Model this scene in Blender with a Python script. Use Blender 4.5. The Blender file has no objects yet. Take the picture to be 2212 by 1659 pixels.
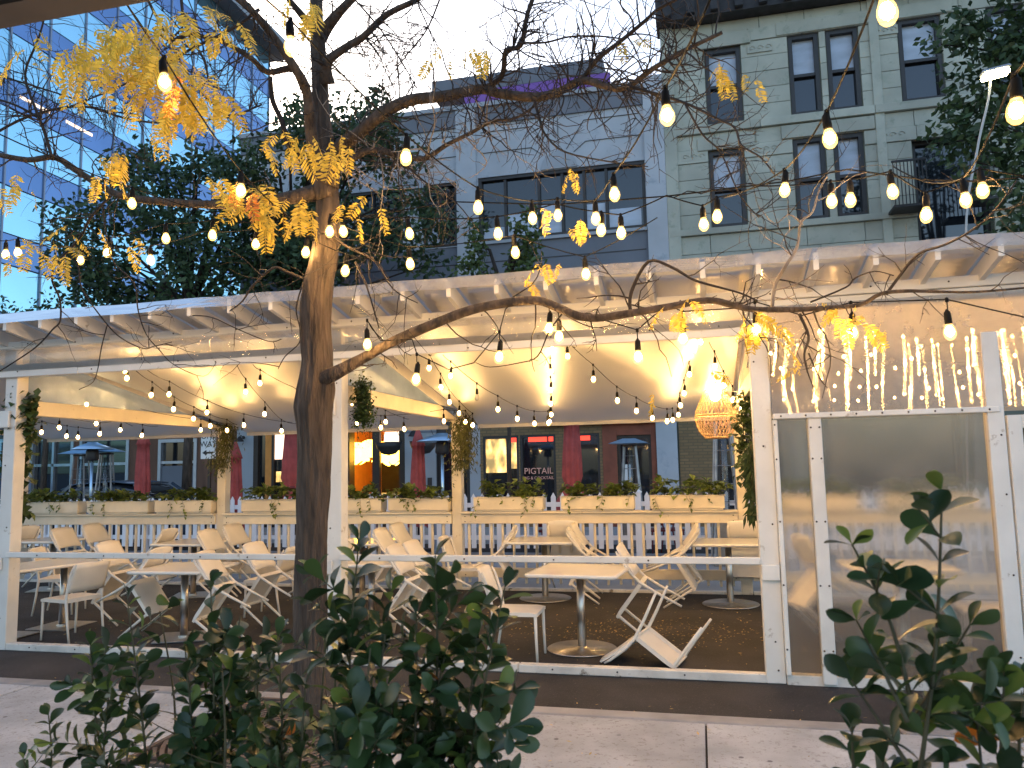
import bpy, math, random
from mathutils import Vector, Matrix, Quaternion, noise as mnoise
random.seed(7)
PI = math.pi
C = bpy.context.scene.collection

# ------------------------------------------------------------------ camera
F_PX, IMG_W, IMG_H = 1661.7, 2212.0, 1659.0
CAM = Vector((0, 0, 1.8))
_p, _r, _y = math.radians(6.0), math.radians(1.2), math.radians(13.5)
FW = Vector((-math.sin(_y) * math.cos(_p), math.cos(_y) * math.cos(_p), math.sin(_p)))
_r0 = FW.cross(Vector((0, 0, 1))).normalized(); _u0 = _r0.cross(FW)
RT = _r0 * math.cos(_r) - _u0 * math.sin(_r)
UP = _u0 * math.cos(_r) + _r0 * math.sin(_r)
cam_d = bpy.data.cameras.new('camera'); cam = bpy.data.objects.new('camera', cam_d); C.objects.link(cam)
cam_d.sensor_width = 36; cam_d.lens = 36 * F_PX / IMG_W; cam_d.clip_start = 0.05; cam_d.clip_end = 800
cam.matrix_world = Matrix((( RT.x, UP.x, -FW.x, CAM.x), (RT.y, UP.y, -FW.y, CAM.y), (RT.z, UP.z, -FW.z, CAM.z), (0, 0, 0, 1)))
cam_d.dof.use_dof = True; cam_d.dof.focus_distance = 8.0; cam_d.dof.aperture_fstop = 10.0
S = bpy.context.scene
S.camera = cam

# ------------------------------------------------------------------ sky, sun, exposure
SUN_EL, SUN_AZ = math.radians(21), math.radians(-42)      # azimuth measured from +Y (ahead), towards -X
w = bpy.data.worlds.new('World'); S.world = w; w.use_nodes = True
nt = w.node_tree; nt.nodes.clear()
sky = nt.nodes.new('ShaderNodeTexSky'); sky.sky_type = 'NISHITA'; sky.sun_disc = False
sky.sun_elevation = SUN_EL; sky.sun_rotation = SUN_AZ
sky.air_density = 1.0; sky.dust_density = 2.0; sky.ozone_density = 1.0
bg = nt.nodes.new('ShaderNodeBackground'); bg.inputs[1].default_value = 0.15
wo = nt.nodes.new('ShaderNodeOutputWorld')
nt.links.new(sky.outputs[0], bg.inputs[0]); nt.links.new(bg.outputs[0], wo.inputs[0])
sun_d = bpy.data.lights.new('sun', 'SUN'); sun_d.energy = 0.5; sun_d.angle = math.radians(25); sun_d.color = (1, .88, .78)
sun = bpy.data.objects.new('sun', sun_d); C.objects.link(sun)
sd = Vector((math.sin(SUN_AZ) * math.cos(SUN_EL), math.cos(SUN_AZ) * math.cos(SUN_EL), math.sin(SUN_EL)))
sun.rotation_euler = sd.to_track_quat('Z', 'Y').to_euler(); sun.location = sd * 60
S.view_settings.view_transform = 'Standard'; S.view_settings.look = 'None'
S.view_settings.exposure = 1.45; S.view_settings.gamma = 1; S.view_settings.use_curve_mapping = False
S.cycles.use_denoising = True; S.cycles.max_bounces = 8; S.cycles.transparent_max_bounces = 16
S.cycles.diffuse_bounces = 3; S.cycles.glossy_bounces = 3; S.cycles.transmission_bounces = 6
S.cycles.sample_clamp_indirect = 6; S.cycles.caustics_reflective = False; S.cycles.caustics_refractive = False

# ------------------------------------------------------------------ helpers
def at(x, y, Y):
    """the point at depth Y that lies under the given place of the surveyed view"""
    d = FW + RT * ((x - IMG_W / 2) / F_PX) - UP * ((y - IMG_H / 2) / F_PX)
    return CAM + d * ((Y - CAM.y) / d.y)
def gz(Y):
    """height of the street surface, crowned towards its middle"""
    if Y < 5.65: return 0.0
    if Y < 11.5: return .02 * (Y - 5.65)
    if Y < 14: return .117
    return max(.03, .117 - .03 * (Y - 14))
def hexc(h):
    h = h.lstrip('#'); v = [int(h[i:i + 2], 16) / 255 for i in (0, 2, 4)]
    return tuple(c / 12.92 if c <= .04045 else ((c + .055) / 1.055) ** 2.4 for c in v)
R = random.uniform

class MB:
    def __init__(s): s.v = []; s.f = []; s.sm = []
    def add(s, vs, fs, smooth=False):
        o = len(s.v); s.v += [tuple(v) for v in vs]
        for f in fs: s.f.append(tuple(i + o for i in f)); s.sm.append(smooth)
        return s
    def box(s, c, d, rot=None, bev=0.0):
        c = Vector(c); hx, hy, hz = d[0] / 2, d[1] / 2, d[2] / 2
        if bev <= 0:
            vs = [Vector((x, y, z)) for x in (-hx, hx) for y in (-hy, hy) for z in (-hz, hz)]
            fs = [(0, 1, 3, 2), (4, 6, 7, 5), (0, 4, 5, 1), (2, 3, 7, 6), (0, 2, 6, 4), (1, 5, 7, 3)]
        else:
            vs = []; idx = {}
            for sx in (-1, 1):
                for sy in (-1, 1):
                    for sz in (-1, 1):
                        for k in range(3):
                            p = [sx * hx, sy * hy, sz * hz]
                            for j in range(3):
                                if j != k: p[j] -= (sx, sy, sz)[j] * bev
                            idx[(sx, sy, sz, k)] = len(vs); vs.append(Vector(p))
            fs = []
            for k in range(3):
                a, b = [j for j in range(3) if j != k]
                for sg in (-1, 1):
                    q = []
                    for sa, sb in ((-1, -1), (1, -1), (1, 1), (-1, 1)):
                        t = [0, 0, 0]; t[k] = sg; t[a] = sa; t[b] = sb; q.append(idx[(*t, k)])
                    if (sg < 0) != (k == 1): q.reverse()
                    fs.append(tuple(q))
            for k in range(3):
                a, b = [j for j in range(3) if j != k]
                for sa in (-1, 1):
                    for sb in (-1, 1):
                        t = [0, 0, 0]; t[a] = sa; t[b] = sb
                        lo = t[:]; lo[k] = -1; hi = t[:]; hi[k] = 1
                        q = [idx[(*lo, a)], idx[(*hi, a)], idx[(*hi, b)], idx[(*lo, b)]]
                        if (sa * sb > 0) == (k == 1): q.reverse()
                        fs.append(tuple(q))
            for sx in (-1, 1):
                for sy in (-1, 1):
                    for sz in (-1, 1):
                        q = [idx[(sx, sy, sz, k)] for k in range(3)]
                        if sx * sy * sz < 0: q.reverse()
                        fs.append(tuple(q))
        if rot is not None: vs = [rot @ v for v in vs]
        return s.add([v + c for v in vs], fs)
    def bar(s, a, b, wd, ht, up=(0, 0, 1), bev=0.0):
        a, b = Vector(a), Vector(b); x = (b - a); L = x.length; x.normalize()
        y = Vector(up).cross(x)
        if y.length < 1e-4: y = Vector((0, 1, 0)).cross(x)
        y.normalize(); z = x.cross(y)
        m = Matrix((x, y, z)).transposed()
        return s.box((a + b) / 2, (L, wd, ht), m, bev)
    def tube(s, pts, rad, n=6, cap=True, jit=0.0):
        pts = [Vector(p) for p in pts]
        if not isinstance(rad, (list, tuple)): rad = [rad] * len(pts)
        o = len(s.v); t0 = (pts[1] - pts[0]).normalized()
        u = t0.cross(Vector((0, 0, 1)));
        if u.length < .1: u = t0.cross(Vector((1, 0, 0)))
        u.normalize()
        for i, p in enumerate(pts):
            t = (pts[min(i + 1, len(pts) - 1)] - pts[max(i - 1, 0)])
            if t.length < 1e-9: t = t0
            t = t.normalized(); u = (u - t * u.dot(t))
            if u.length < 1e-5: u = t.orthogonal()
            u.normalize(); v = t.cross(u)
            for k in range(n):
                a = 2 * PI * k / n
                rr = rad[i] * (1 + (R(-jit, jit) if jit else 0))
                s.v.append(tuple(p + u * math.cos(a) * rr + v * math.sin(a) * rr))
        for i in range(len(pts) - 1):
            for k in range(n):
                k2 = (k + 1) % n
                s.f.append((o + i * n + k, o + i * n + k2, o + (i + 1) * n + k2, o + (i + 1) * n + k)); s.sm.append(True)
        if cap:
            s.f.append(tuple(o + k for k in reversed(range(n)))); s.sm.append(False)
            e = o + (len(pts) - 1) * n
            s.f.append(tuple(e + k for k in range(n))); s.sm.append(False)
        return s
    def lathe(s, prof, n=16, c=(0, 0, 0), smooth=True, M=None, closed=False):
        o = len(s.v); c = Vector(c)
        for r, z in prof:
            for k in range(n):
                a = 2 * PI * k / n; p = Vector((r * math.cos(a), r * math.sin(a), z))
                if M is not None: p = M @ p
                s.v.append(tuple(p + c))
        m = len(prof)
        for i in range(m - 1 if not closed else m):
            j = (i + 1) % m
            for k in range(n):
                k2 = (k + 1) % n
                s.f.append((o + i * n + k, o + i * n + k2, o + j * n + k2, o + j * n + k)); s.sm.append(smooth)
        if not closed:
            if prof[0][0] > 1e-6: s.f.append(tuple(o + k for k in reversed(range(n)))); s.sm.append(False)
            if prof[-1][0] > 1e-6: s.f.append(tuple(o + (m - 1) * n + k for k in range(n))); s.sm.append(False)
        return s
    def poly(s, pts, th, nrm):
        """flat outline given thickness along nrm"""
        n = len(pts); nv = Vector(nrm) * th
        pts = [Vector(p) for p in pts]
        return s.add(pts + [p + nv for p in pts], [tuple(reversed(range(n))), tuple(range(n, 2 * n))] + [(i, (i + 1) % n, n + (i + 1) % n, n + i) for i in range(n)])
    def grid(s, fn, nu, nv, smooth=True):
        vs = [fn(i / nu, j / nv) for j in range(nv + 1) for i in range(nu + 1)]
        return s.add(vs, [(j * (nu + 1) + i, j * (nu + 1) + i + 1, (j + 1) * (nu + 1) + i + 1, (j + 1) * (nu + 1) + i) for j in range(nv) for i in range(nu)], smooth)
    def mesh(s, name, mat, off=None):
        me = bpy.data.meshes.new(name)
        vs = s.v if off is None else [(x - off[0], y - off[1], z - off[2]) for x, y, z in s.v]
        me.from_pydata(vs, [], s.f)
        me.polygons.foreach_set('use_smooth', s.sm)
        if mat: me.materials.append(mat)
        me.validate(clean_customdata=False); me.update()
        return me
    def build(s, name, mat, parent=None, local=False):
        off = None
        if parent is not None and not local: off = wloc(parent)
        o = bpy.data.objects.new(name, s.mesh(name, mat, off)); C.objects.link(o)
        if parent is not None: o.parent = parent
        return o
def wloc(o):
    p = Vector((0, 0, 0))
    while o is not None: p = p + o.location; o = o.parent
    return p
def tag(o, label=None, cat=None, group=None, kind=None):
    if label: o['label'] = label
    if cat: o['category'] = cat
    if group: o['group'] = group
    if kind: o['kind'] = kind
    return o
def thing(name, label, cat, loc=(0, 0, 0), rz=0, group=None):
    o = bpy.data.objects.new(name, None); C.objects.link(o); o.location = loc; o.rotation_euler = (0, 0, rz)
    o.empty_display_size = .1
    return tag(o, label, cat, group)
def inst(name, me, parent, M):
    o = bpy.data.objects.new(name, me); C.objects.link(o)
    if parent is not None: o.parent = parent
    o.matrix_local = M
    return o
def copy_tree(o, parent=None):
    c = o.copy(); C.objects.link(c)
    if parent is not None: c.parent = parent; c.matrix_parent_inverse = o.matrix_parent_inverse
    for ch in o.children: copy_tree(ch, c)
    return c

# ------------------------------------------------------------------ materials
def base_mat(name):
    m = bpy.data.materials.new(name); m.use_nodes = True
    return m, m.node_tree.nodes, m.node_tree.links, m.node_tree.nodes['Principled BSDF']
def ramp(N, stops):
    r = N.new('ShaderNodeValToRGB'); e = r.color_ramp.elements
    while len(e) < len(stops): e.new(.5)
    for i, (p, c) in enumerate(stops): e[i].position = p; e[i].color = (*c, 1) if len(c) == 3 else c
    return r
def mat(name, col, rough=.6, metal=0.0, var=.0, scale=6.0, col2=None, bump=0.0, bscale=40.0, stretch=(1, 1, 1), rnd=0.0, spec=.5, detail=4, wear=None, bdist=.01, spots=None):
    """plain surface with blotchy variation, fine relief and a per-object shift"""
    m, N, L, b = base_mat(name)
    b.inputs['Roughness'].default_value = rough; b.inputs['Metallic'].default_value = metal
    b.inputs['Specular IOR Level'].default_value = spec
    tc = N.new('ShaderNodeTexCoord'); mp = N.new('ShaderNodeMapping'); mp.inputs['Scale'].default_value = stretch
    L.new(tc.outputs['Object'], mp.inputs[0])
    out = None
    if var or col2:
        nz = N.new('ShaderNodeTexNoise'); nz.inputs['Scale'].default_value = scale; nz.inputs['Detail'].default_value = detail
        L.new(mp.outputs[0], nz.inputs[0])
        c2 = col2 or tuple(max(0, c * (1 - var)) for c in col); c1 = col if col2 else tuple(min(1, c * (1 + var * .6)) for c in col)
        r = ramp(N, [(.3, c2), (.7, c1)]); L.new(nz.outputs[0], r.inputs[0]); out = r.outputs[0]
    if wear:
        nz2 = N.new('ShaderNodeTexNoise'); nz2.inputs['Scale'].default_value = wear[1]; nz2.inputs['Detail'].default_value = 8; nz2.inputs['Roughness'].default_value = .7
        L.new(mp.outputs[0], nz2.inputs[0])
        r2 = ramp(N, [(wear[2], (0, 0, 0)), (wear[2] + .08, (1, 1, 1))]); L.new(nz2.outputs[0], r2.inputs[0])
        mx = N.new('ShaderNodeMixRGB'); mx.inputs[2].default_value = (*wear[0], 1)
        L.new(r2.outputs[0], mx.inputs[0])
        if out: L.new(out, mx.inputs[1])
        else: mx.inputs[1].default_value = (*col, 1)
        out = mx.outputs[0]
    if spots:
        vo = N.new('ShaderNodeTexVoronoi'); vo.inputs['Scale'].default_value = spots[1]; vo.inputs['Randomness'].default_value = 1; L.new(mp.outputs[0], vo.inputs[0])
        r3 = ramp(N, [(spots[2], (.8, .8, .8)), (spots[2] + .03, (0, 0, 0))]); L.new(vo.outputs[0], r3.inputs[0])
        nm = N.new('ShaderNodeTexNoise'); nm.inputs['Scale'].default_value = 1.7; L.new(mp.outputs[0], nm.inputs[0]); rm = ramp(N, [(.48, (0, 0, 0)), (.56, (1, 1, 1))]); L.new(nm.outputs[0], rm.inputs[0])
        mm = N.new('ShaderNodeMath'); mm.operation = 'MULTIPLY'; L.new(r3.outputs[0], mm.inputs[0]); L.new(rm.outputs[0], mm.inputs[1])
        mx3 = N.new('ShaderNodeMixRGB'); mx3.inputs[2].default_value = (*spots[0], 1); L.new(mm.outputs[0], mx3.inputs[0])
        if out: L.new(out, mx3.inputs[1])
        else: mx3.inputs[1].default_value = (*col, 1)
        out = mx3.outputs[0]
    if rnd:
        oi = N.new('ShaderNodeObjectInfo'); hs = N.new('ShaderNodeHueSaturation')
        mr = N.new('ShaderNodeMapRange'); mr.inputs[3].default_value = 1 - rnd; mr.inputs[4].default_value = 1 + rnd
        L.new(oi.outputs['Random'], mr.inputs[0]); L.new(mr.outputs[0], hs.inputs['Value'])
        mr2 = N.new('ShaderNodeMapRange'); mr2.inputs[3].default_value = .5 - rnd * .05; mr2.inputs[4].default_value = .5 + rnd * .05
        L.new(oi.outputs['Random'], mr2.inputs[0]); L.new(mr2.outputs[0], hs.inputs['Hue'])
        if out: L.new(out, hs.inputs['Color'])
        else: hs.inputs['Color'].default_value = (*col, 1)
        out = hs.outputs[0]
    if out: L.new(out, b.inputs['Base Color'])
    else: b.inputs['Base Color'].default_value = (*col, 1)
    if bump:
        nb = N.new('ShaderNodeTexNoise'); nb.inputs['Scale'].default_value = bscale; nb.inputs['Detail'].default_value = 5
        L.new(mp.outputs[0], nb.inputs[0])
        bp = N.new('ShaderNodeBump'); bp.inputs['Strength'].default_value = bump; bp.inputs['Distance'].default_value = bdist
        L.new(nb.outputs[0], bp.inputs['Height']); L.new(bp.outputs[0], b.inputs['Normal'])
    return m
def emit(name, col, st):
    m, N, L, b = base_mat(name)
    b.inputs['Base Color'].default_value = (*col, 1); b.inputs['Emission Color'].default_value = (*col, 1); b.inputs['Emission Strength'].default_value = st
    return m
def leafm(name, col, var=.4, rough=.5, trans=.35, scale=3.0, spec=.4):
    """leaf: diffuse, a little light through, sheen; shade differs leaf by leaf"""
    m, N, L, b = base_mat(name)
    oi = N.new('ShaderNodeObjectInfo'); ge = N.new('ShaderNodeNewGeometry'); ad = N.new('ShaderNodeMath'); ad.operation = 'ADD'
    L.new(oi.outputs['Random'], ad.inputs[0]); L.new(ge.outputs['Random Per Island'], ad.inputs[1])
    fr = N.new('ShaderNodeMath'); fr.operation = 'FRACT'; L.new(ad.outputs[0], fr.inputs[0])
    c = col; r = ramp(N, [(0, tuple(x * (1 - var) for x in c)), (.55, c), (1, (min(1, c[0] * (1 + var * 1.2)), min(1, c[1] * (1 + var * .8)), c[2] * (1 + var * .3)))])
    L.new(fr.outputs[0], r.inputs[0]); L.new(r.outputs[0], b.inputs['Base Color'])
    b.inputs['Roughness'].default_value = rough; b.inputs['Specular IOR Level'].default_value = spec
    tr = N.new('ShaderNodeBsdfTranslucent'); L.new(r.outputs[0], tr.inputs[0])
    mx = N.new('ShaderNodeMixShader'); mx.inputs[0].default_value = trans
    L.new(b.outputs[0], mx.inputs[1]); L.new(tr.outputs[0], mx.inputs[2]); L.new(mx.outputs[0], N['Material Output'].inputs[0])
    return m
def sheet(name, clear, tint=(1, 1, 1), white=(.8, .8, .8), rough=.12, streak=False, dirt=.25, bump=.3, bs=(3, 3, 3), refr=0.0, rscale=(1, 1, 1), rstr=1.0, gl=.2, rrough=.02):
    """clear film: straight-through light, milky haze that varies, gloss with ripples; refr = share bent by fine ribs"""
    m, N, L, b = base_mat(name); N.remove(b)
    tc = N.new('ShaderNodeTexCoord'); mp = N.new('ShaderNodeMapping'); mp.inputs['Scale'].default_value = bs; L.new(tc.outputs['Object'], mp.inputs[0])
    nz = N.new('ShaderNodeTexNoise'); nz.inputs['Scale'].default_value = 1; nz.inputs['Detail'].default_value = 3; nz.inputs['Distortion'].default_value = .6; L.new(mp.outputs[0], nz.inputs[0])
    bp = N.new('ShaderNodeBump'); bp.inputs['Strength'].default_value = bump; bp.inputs['Distance'].default_value = .02; L.new(nz.outputs[0], bp.inputs['Height'])
    tr = N.new('ShaderNodeBsdfTransparent'); tr.inputs[0].default_value = (*tint, 1)
    df = N.new('ShaderNodeBsdfDiffuse'); df.inputs[0].default_value = (*white, 1)
    tl = N.new('ShaderNodeBsdfTranslucent'); tl.inputs[0].default_value = (*white, 1)
    gs = N.new('ShaderNodeBsdfAnisotropic'); gs.inputs['Roughness'].default_value = rough; L.new(bp.outputs[0], gs.inputs['Normal'])
    sn = None
    if streak:
        # fine horizontal ribs in the film: normals scatter up and down only
        ge = N.new('ShaderNodeNewGeometry'); vs_ = N.new('ShaderNodeVectorMath'); vs_.operation = 'SCALE'; vs_.inputs['Scale'].default_value = 913.7; L.new(ge.outputs['Position'], vs_.inputs[0])
        wn = N.new('ShaderNodeTexWhiteNoise'); L.new(vs_.outputs[0], wn.inputs[0]); sx = N.new('ShaderNodeSeparateColor'); L.new(wn.outputs['Color'], sx.inputs[0])
        ad = N.new('ShaderNodeMath'); ad.operation = 'SUBTRACT'; L.new(sx.outputs[0], ad.inputs[0]); L.new(sx.outputs[1], ad.inputs[1])
        cu = N.new('ShaderNodeMath'); cu.operation = 'MULTIPLY'; ab = N.new('ShaderNodeMath'); ab.operation = 'ABSOLUTE'; L.new(ad.outputs[0], ab.inputs[0]); L.new(ad.outputs[0], cu.inputs[0]); L.new(ab.outputs[0], cu.inputs[1])
        k_ = N.new('ShaderNodeMath'); k_.operation = 'MULTIPLY'; k_.inputs[1].default_value = streak; L.new(cu.outputs[0], k_.inputs[0])
        cx = N.new('ShaderNodeCombineXYZ'); L.new(k_.outputs[0], cx.inputs[2]); va = N.new('ShaderNodeVectorMath'); L.new(bp.outputs[0], va.inputs[0]); L.new(cx.outputs[0], va.inputs[1])
        sn = N.new('ShaderNodeVectorMath'); sn.operation = 'NORMALIZE'; L.new(va.outputs[0], sn.inputs[0]); L.new(sn.outputs[0], gs.inputs['Normal'])
    m1 = N.new('ShaderNodeMixShader'); m1.inputs[0].default_value = .5; L.new(df.outputs[0], m1.inputs[1]); L.new(tl.outputs[0], m1.inputs[2])
    nd = N.new('ShaderNodeTexNoise'); nd.inputs['Scale'].default_value = 2.3; nd.inputs['Detail'].default_value = 6; nd.inputs['Roughness'].default_value = .65; L.new(tc.outputs['Object'], nd.inputs[0])
    mr = N.new('ShaderNodeMapRange'); mr.inputs[1].default_value = .3; mr.inputs[2].default_value = .75
    mr.inputs[3].default_value = max(0, 1 - clear - dirt); mr.inputs[4].default_value = min(1, 1 - clear + dirt); L.new(nd.outputs[0], mr.inputs[0])
    m2 = N.new('ShaderNodeMixShader'); L.new(mr.outputs[0], m2.inputs[0]); L.new(m1.outputs[0], m2.inputs[2])
    if refr > 0:
        mp2 = N.new('ShaderNodeMapping'); mp2.inputs['Scale'].default_value = rscale; L.new(tc.outputs['Object'], mp2.inputs[0])
        n2 = N.new('ShaderNodeTexNoise'); n2.inputs['Scale'].default_value = 1; n2.inputs['Detail'].default_value = 2; L.new(mp2.outputs[0], n2.inputs[0])
        b2 = N.new('ShaderNodeBump'); b2.inputs['Strength'].default_value = rstr; b2.inputs['Distance'].default_value = .02; L.new(n2.outputs[0], b2.inputs['Height'])
        rf = N.new('ShaderNodeBsdfRefraction'); rf.inputs['IOR'].default_value = 1.34 if streak else 1.12; rf.inputs['Roughness'].default_value = rrough; rf.inputs[0].default_value = (*tint, 1); L.new(sn.outputs[0] if streak else b2.outputs[0], rf.inputs['Normal'])
        m4 = N.new('ShaderNodeMixShader'); m4.inputs[0].default_value = refr; L.new(tr.outputs[0], m4.inputs[1]); L.new(rf.outputs[0], m4.inputs[2])
        L.new(m4.outputs[0], m2.inputs[1])
    else: L.new(tr.outputs[0], m2.inputs[1])
    m3 = N.new('ShaderNodeMixShader'); fz = N.new('ShaderNodeFresnel'); fz.inputs[0].default_value = 1.45; L.new(bp.outputs[0], fz.inputs[1])
    ml = N.new('ShaderNodeMath'); ml.operation = 'MULTIPLY_ADD'; ml.inputs[1].default_value = 1.0; ml.inputs[2].default_value = gl * .2; L.new(fz.outputs[0], ml.inputs[0])
    L.new(ml.outputs[0], m3.inputs[0]); L.new(m2.outputs[0], m3.inputs[1]); L.new(gs.outputs[0], m3.inputs[2])
    L.new(m3.outputs[0], N['Material Output'].inputs[0])
    return m
def brickm(name, c1, c2, mortar, scale, bw=.5, rh=.25, bump=.4, axes='XZ'):
    m, N, L, b = base_mat(name)
    tc = N.new('ShaderNodeTexCoord'); sp = N.new('ShaderNodeSeparateXYZ'); cb = N.new('ShaderNodeCombineXYZ'); L.new(tc.outputs['Object'], sp.inputs[0])
    L.new(sp.outputs['X' if axes[0] == 'X' else 'Y'], cb.inputs[0]); L.new(sp.outputs['Z'], cb.inputs[1])
    bk = N.new('ShaderNodeTexBrick'); bk.inputs['Scale'].default_value = scale; bk.inputs['Brick Width'].default_value = bw; bk.inputs['Row Height'].default_value = rh
    bk.inputs['Mortar Size'].default_value = .012; bk.inputs[1].default_value = (*c1, 1); bk.inputs[2].default_value = (*c2, 1); bk.inputs[3].default_value = (*mortar, 1)
    L.new(cb.outputs[0], bk.inputs[0]); L.new(bk.outputs[0], b.inputs['Base Color']); b.inputs['Roughness'].default_value = .8
    bp = N.new('ShaderNodeBump'); bp.inputs['Strength'].default_value = bump; bp.inputs['Distance'].default_value = .008; bp.invert = True; L.new(bk.outputs[1], bp.inputs['Height']); L.new(bp.outputs[0], b.inputs['Normal'])
    return m
M = {}
M['wood'] = mat('white_painted_wood', (.78, .75, .70), .5, var=.10, scale=3, stretch=(1, 1, 1), bump=.25, bscale=18, wear=((.42, .36, .29), 7, .62), rnd=.05)
M['wood_back'] = mat('cream_painted_wood', (.76, .68, .55), .55, var=.10, scale=4, bump=.25, bscale=22, wear=((.46, .36, .24), 9, .63), rnd=.06)  # same white paint, with the yellow of the bulb light mixed into its colour
M['wood_ground'] = mat('scuffed_white_wood', (.70, .66, .60), .6, var=.2, scale=5, bump=.35, bscale=20, wear=((.18, .14, .10), 8, .58))
M['plastic'] = mat('white_chair_plastic', (.80, .75, .68), .38, var=.06, scale=5, rnd=.04, bump=.05, bscale=120)
M['table'] = mat('white_table_top', (.82, .80, .76), .14, var=.05, scale=4)
M['steel'] = mat('brushed_steel', (.55, .53, .50), .32, 1, var=.15, scale=20, stretch=(1, 1, .1), bump=.05, bscale=60)
M['steel_dull'] = mat('dull_steel', (.32, .33, .35), .45, .8, var=.25, scale=8)
M['screw'] = mat('rusty_screw', (.08, .06, .05), .6, .5)
M['asphalt'] = mat('asphalt', (.034, .031, .032), .85, var=.5, scale=2.2, bump=.6, bscale=170, wear=((.10, .092, .088), 70, .58), detail=10, spots=((.09, .085, .08), 5.0, .07))
M['deck'] = mat('dark_worn_asphalt', (.040, .030, .024), .7, var=.5, scale=1.4, bump=.5, bscale=140, wear=((.065, .05, .04), 30, .62))
M['concrete'] = mat('sidewalk_concrete', (.47, .465, .455), .85, var=.25, scale=3.0, bump=.5, bscale=90, wear=((.31, .29, .265), 34, .545), rnd=.07, detail=12, spots=((.10, .09, .085), 7.0, .09))
M['lane'] = mat('pale_concrete_lane', (.32, .33, .34), .7, var=.2, scale=1.5, bump=.3, bscale=60)
M['litter'] = leafm('dry_leaflet', (.50, .36, .13), .45, .7, .2)
M['kerb'] = mat('kerb_concrete', (.33, .31, .29), .85, var=.25, scale=4, bump=.5, bscale=60, rnd=.08)
M['joint'] = mat('joint_dark', (.03, .028, .026), .9)
M['bark'] = mat('locust_bark', (.115, .083, .063), .9, col2=(.026, .019, .015), scale=17, stretch=(1, 1, .16), bump=1.0, bscale=15, detail=9, bdist=.09, wear=((.02, .015, .012), 8, .60))
M['twig'] = mat('dark_twig', (.028, .020, .017), .8, var=.3, scale=10)
M['twig_pale'] = mat('pale_twig', (.26, .22, .19), .8, var=.3, scale=12)
M['yellow'] = leafm('yellow_leaf', (.78, .57, .09), .3, .55, .45)
M['orange'] = leafm('orange_leaf', (.62, .22, .04), .3, .55, .4)
M['green_dark'] = leafm('dark_street_tree_leaf', (.05, .095, .045), .5, .5, .3)
M['green_mid'] = leafm('mid_green_leaf', (.08, .13, .045), .5, .5, .35)
M['planter_leaf'] = leafm('planter_leaf', (.15, .21, .055), .5, .45, .3)
M['ivy'] = leafm('ivy_leaf', (.05, .09, .03), .5, .42, .2)
M['vine'] = leafm('olive_vine_leaf', (.085, .095, .035), .5, .55, .25)
M['shrub'] = leafm('shrub_leaf', (.040, .075, .026), .5, .34, .16, spec=.45)
M['shrub_young'] = leafm('shrub_young_leaf', (.15, .21, .045), .35, .38, .3, spec=.4)
M['shrub_stem'] = mat('shrub_stem', (.09, .075, .035), .7, var=.3, scale=20)
M['roof_film'] = sheet('roof_film', .60, white=(.72, .72, .75), rough=.18, dirt=.30, bump=.5, bs=(1.2, 6, 6))
M['strip_film'] = sheet('curtain_film', .74, white=(.75, .73, .7), rough=.04, streak=1.1, dirt=.14, bump=.10, bs=(3, 3, 1.4), refr=.5, gl=.5)
M['curtain'] = sheet('clear_vinyl_curtain', .66, tint=(.80, .70, .56), white=(.62, .58, .55), rough=.04, streak=2.4, dirt=.12, bump=.04, bs=(1.6, 1.6, .8), refr=.80, gl=.3)
M['poly'] = sheet('twinwall_panel', .84, tint=(.97, .95, .92), white=(.72, .70, .67), rough=.25, dirt=.08, bump=.15, bs=(160, 160, 2), refr=.80, rscale=(300, 300, 300), rstr=.15, gl=.15, rrough=.10)
M['gable'] = sheet('pale_blue_gable_film', .35, tint=(.7, .82, 1.0), white=(.42, .58, .86), rough=.15, dirt=.12, bump=.3, bs=(2, 2, 2))  # blue of the reflected sky painted into the film's colour
M['tarp'] = sheet('white_tarp_ceiling', .04, white=(.76, .72, .65), rough=.5, dirt=.04, bump=.6, bs=(1.1, .9, 1), gl=.0)
M['black'] = mat('black_rubber', (.008, .008, .008), .7, spec=.15)
M['bulb'] = emit('warm_filament', (1.0, .61, .23), 118)
def glassbulb():
    m, N, L, b = base_mat('amber_bulb_glass'); N.remove(b)
    tr = N.new('ShaderNodeBsdfTransparent'); tr.inputs[0].default_value = (1, .93, .80, 1); em = N.new('ShaderNodeEmission'); em.inputs[0].default_value = (1, .60, .16, 1); em.inputs[1].default_value = .62
    ad = N.new('ShaderNodeAddShader'); L.new(tr.outputs[0], ad.inputs[0]); L.new(em.outputs[0], ad.inputs[1]); L.new(ad.outputs[0], N['Material Output'].inputs[0]); return m
M['bulb_glass'] = glassbulb()
M['bulb_off'] = mat('clear_bulb_off', (.6, .58, .52), .1)
M['red'] = mat('red_canvas', (.42, .075, .065), .8, var=.3, scale=5, bump=.3, bscale=30)
M['red_paint'] = mat('dark_red_paint', (.16, .02, .018), .5, var=.2, scale=4)
M['heat_glass'] = sheet('heater_glass', .85, tint=(.8, .88, .92), white=(.6, .65, .7), rough=.1, dirt=.05, bump=.1)
M['heat_cap'] = mat('heater_cap_steel', (.42, .60, .78), .28, .7, var=.1, scale=3)
M['white_paint'] = mat('white_vinyl_fence', (.80, .81, .84), .45, var=.05, scale=3, rnd=.03)
M['glass'] = mat('window_glass', (.012, .015, .02), .04, 0, spec=.9)
M['glass_pale'] = mat('window_glass_with_blind', (.44, .50, .60), .12, 0, var=.2, scale=1.4, stretch=(1, 1, 3))  # bright sky reflection painted as the pane's base colour
M['frame_dark'] = mat('dark_window_frame', (.03, .027, .028), .5, var=.2)
M['frame_alu'] = mat('aluminium_frame', (.42, .45, .5), .38, .7, var=.1)
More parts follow.
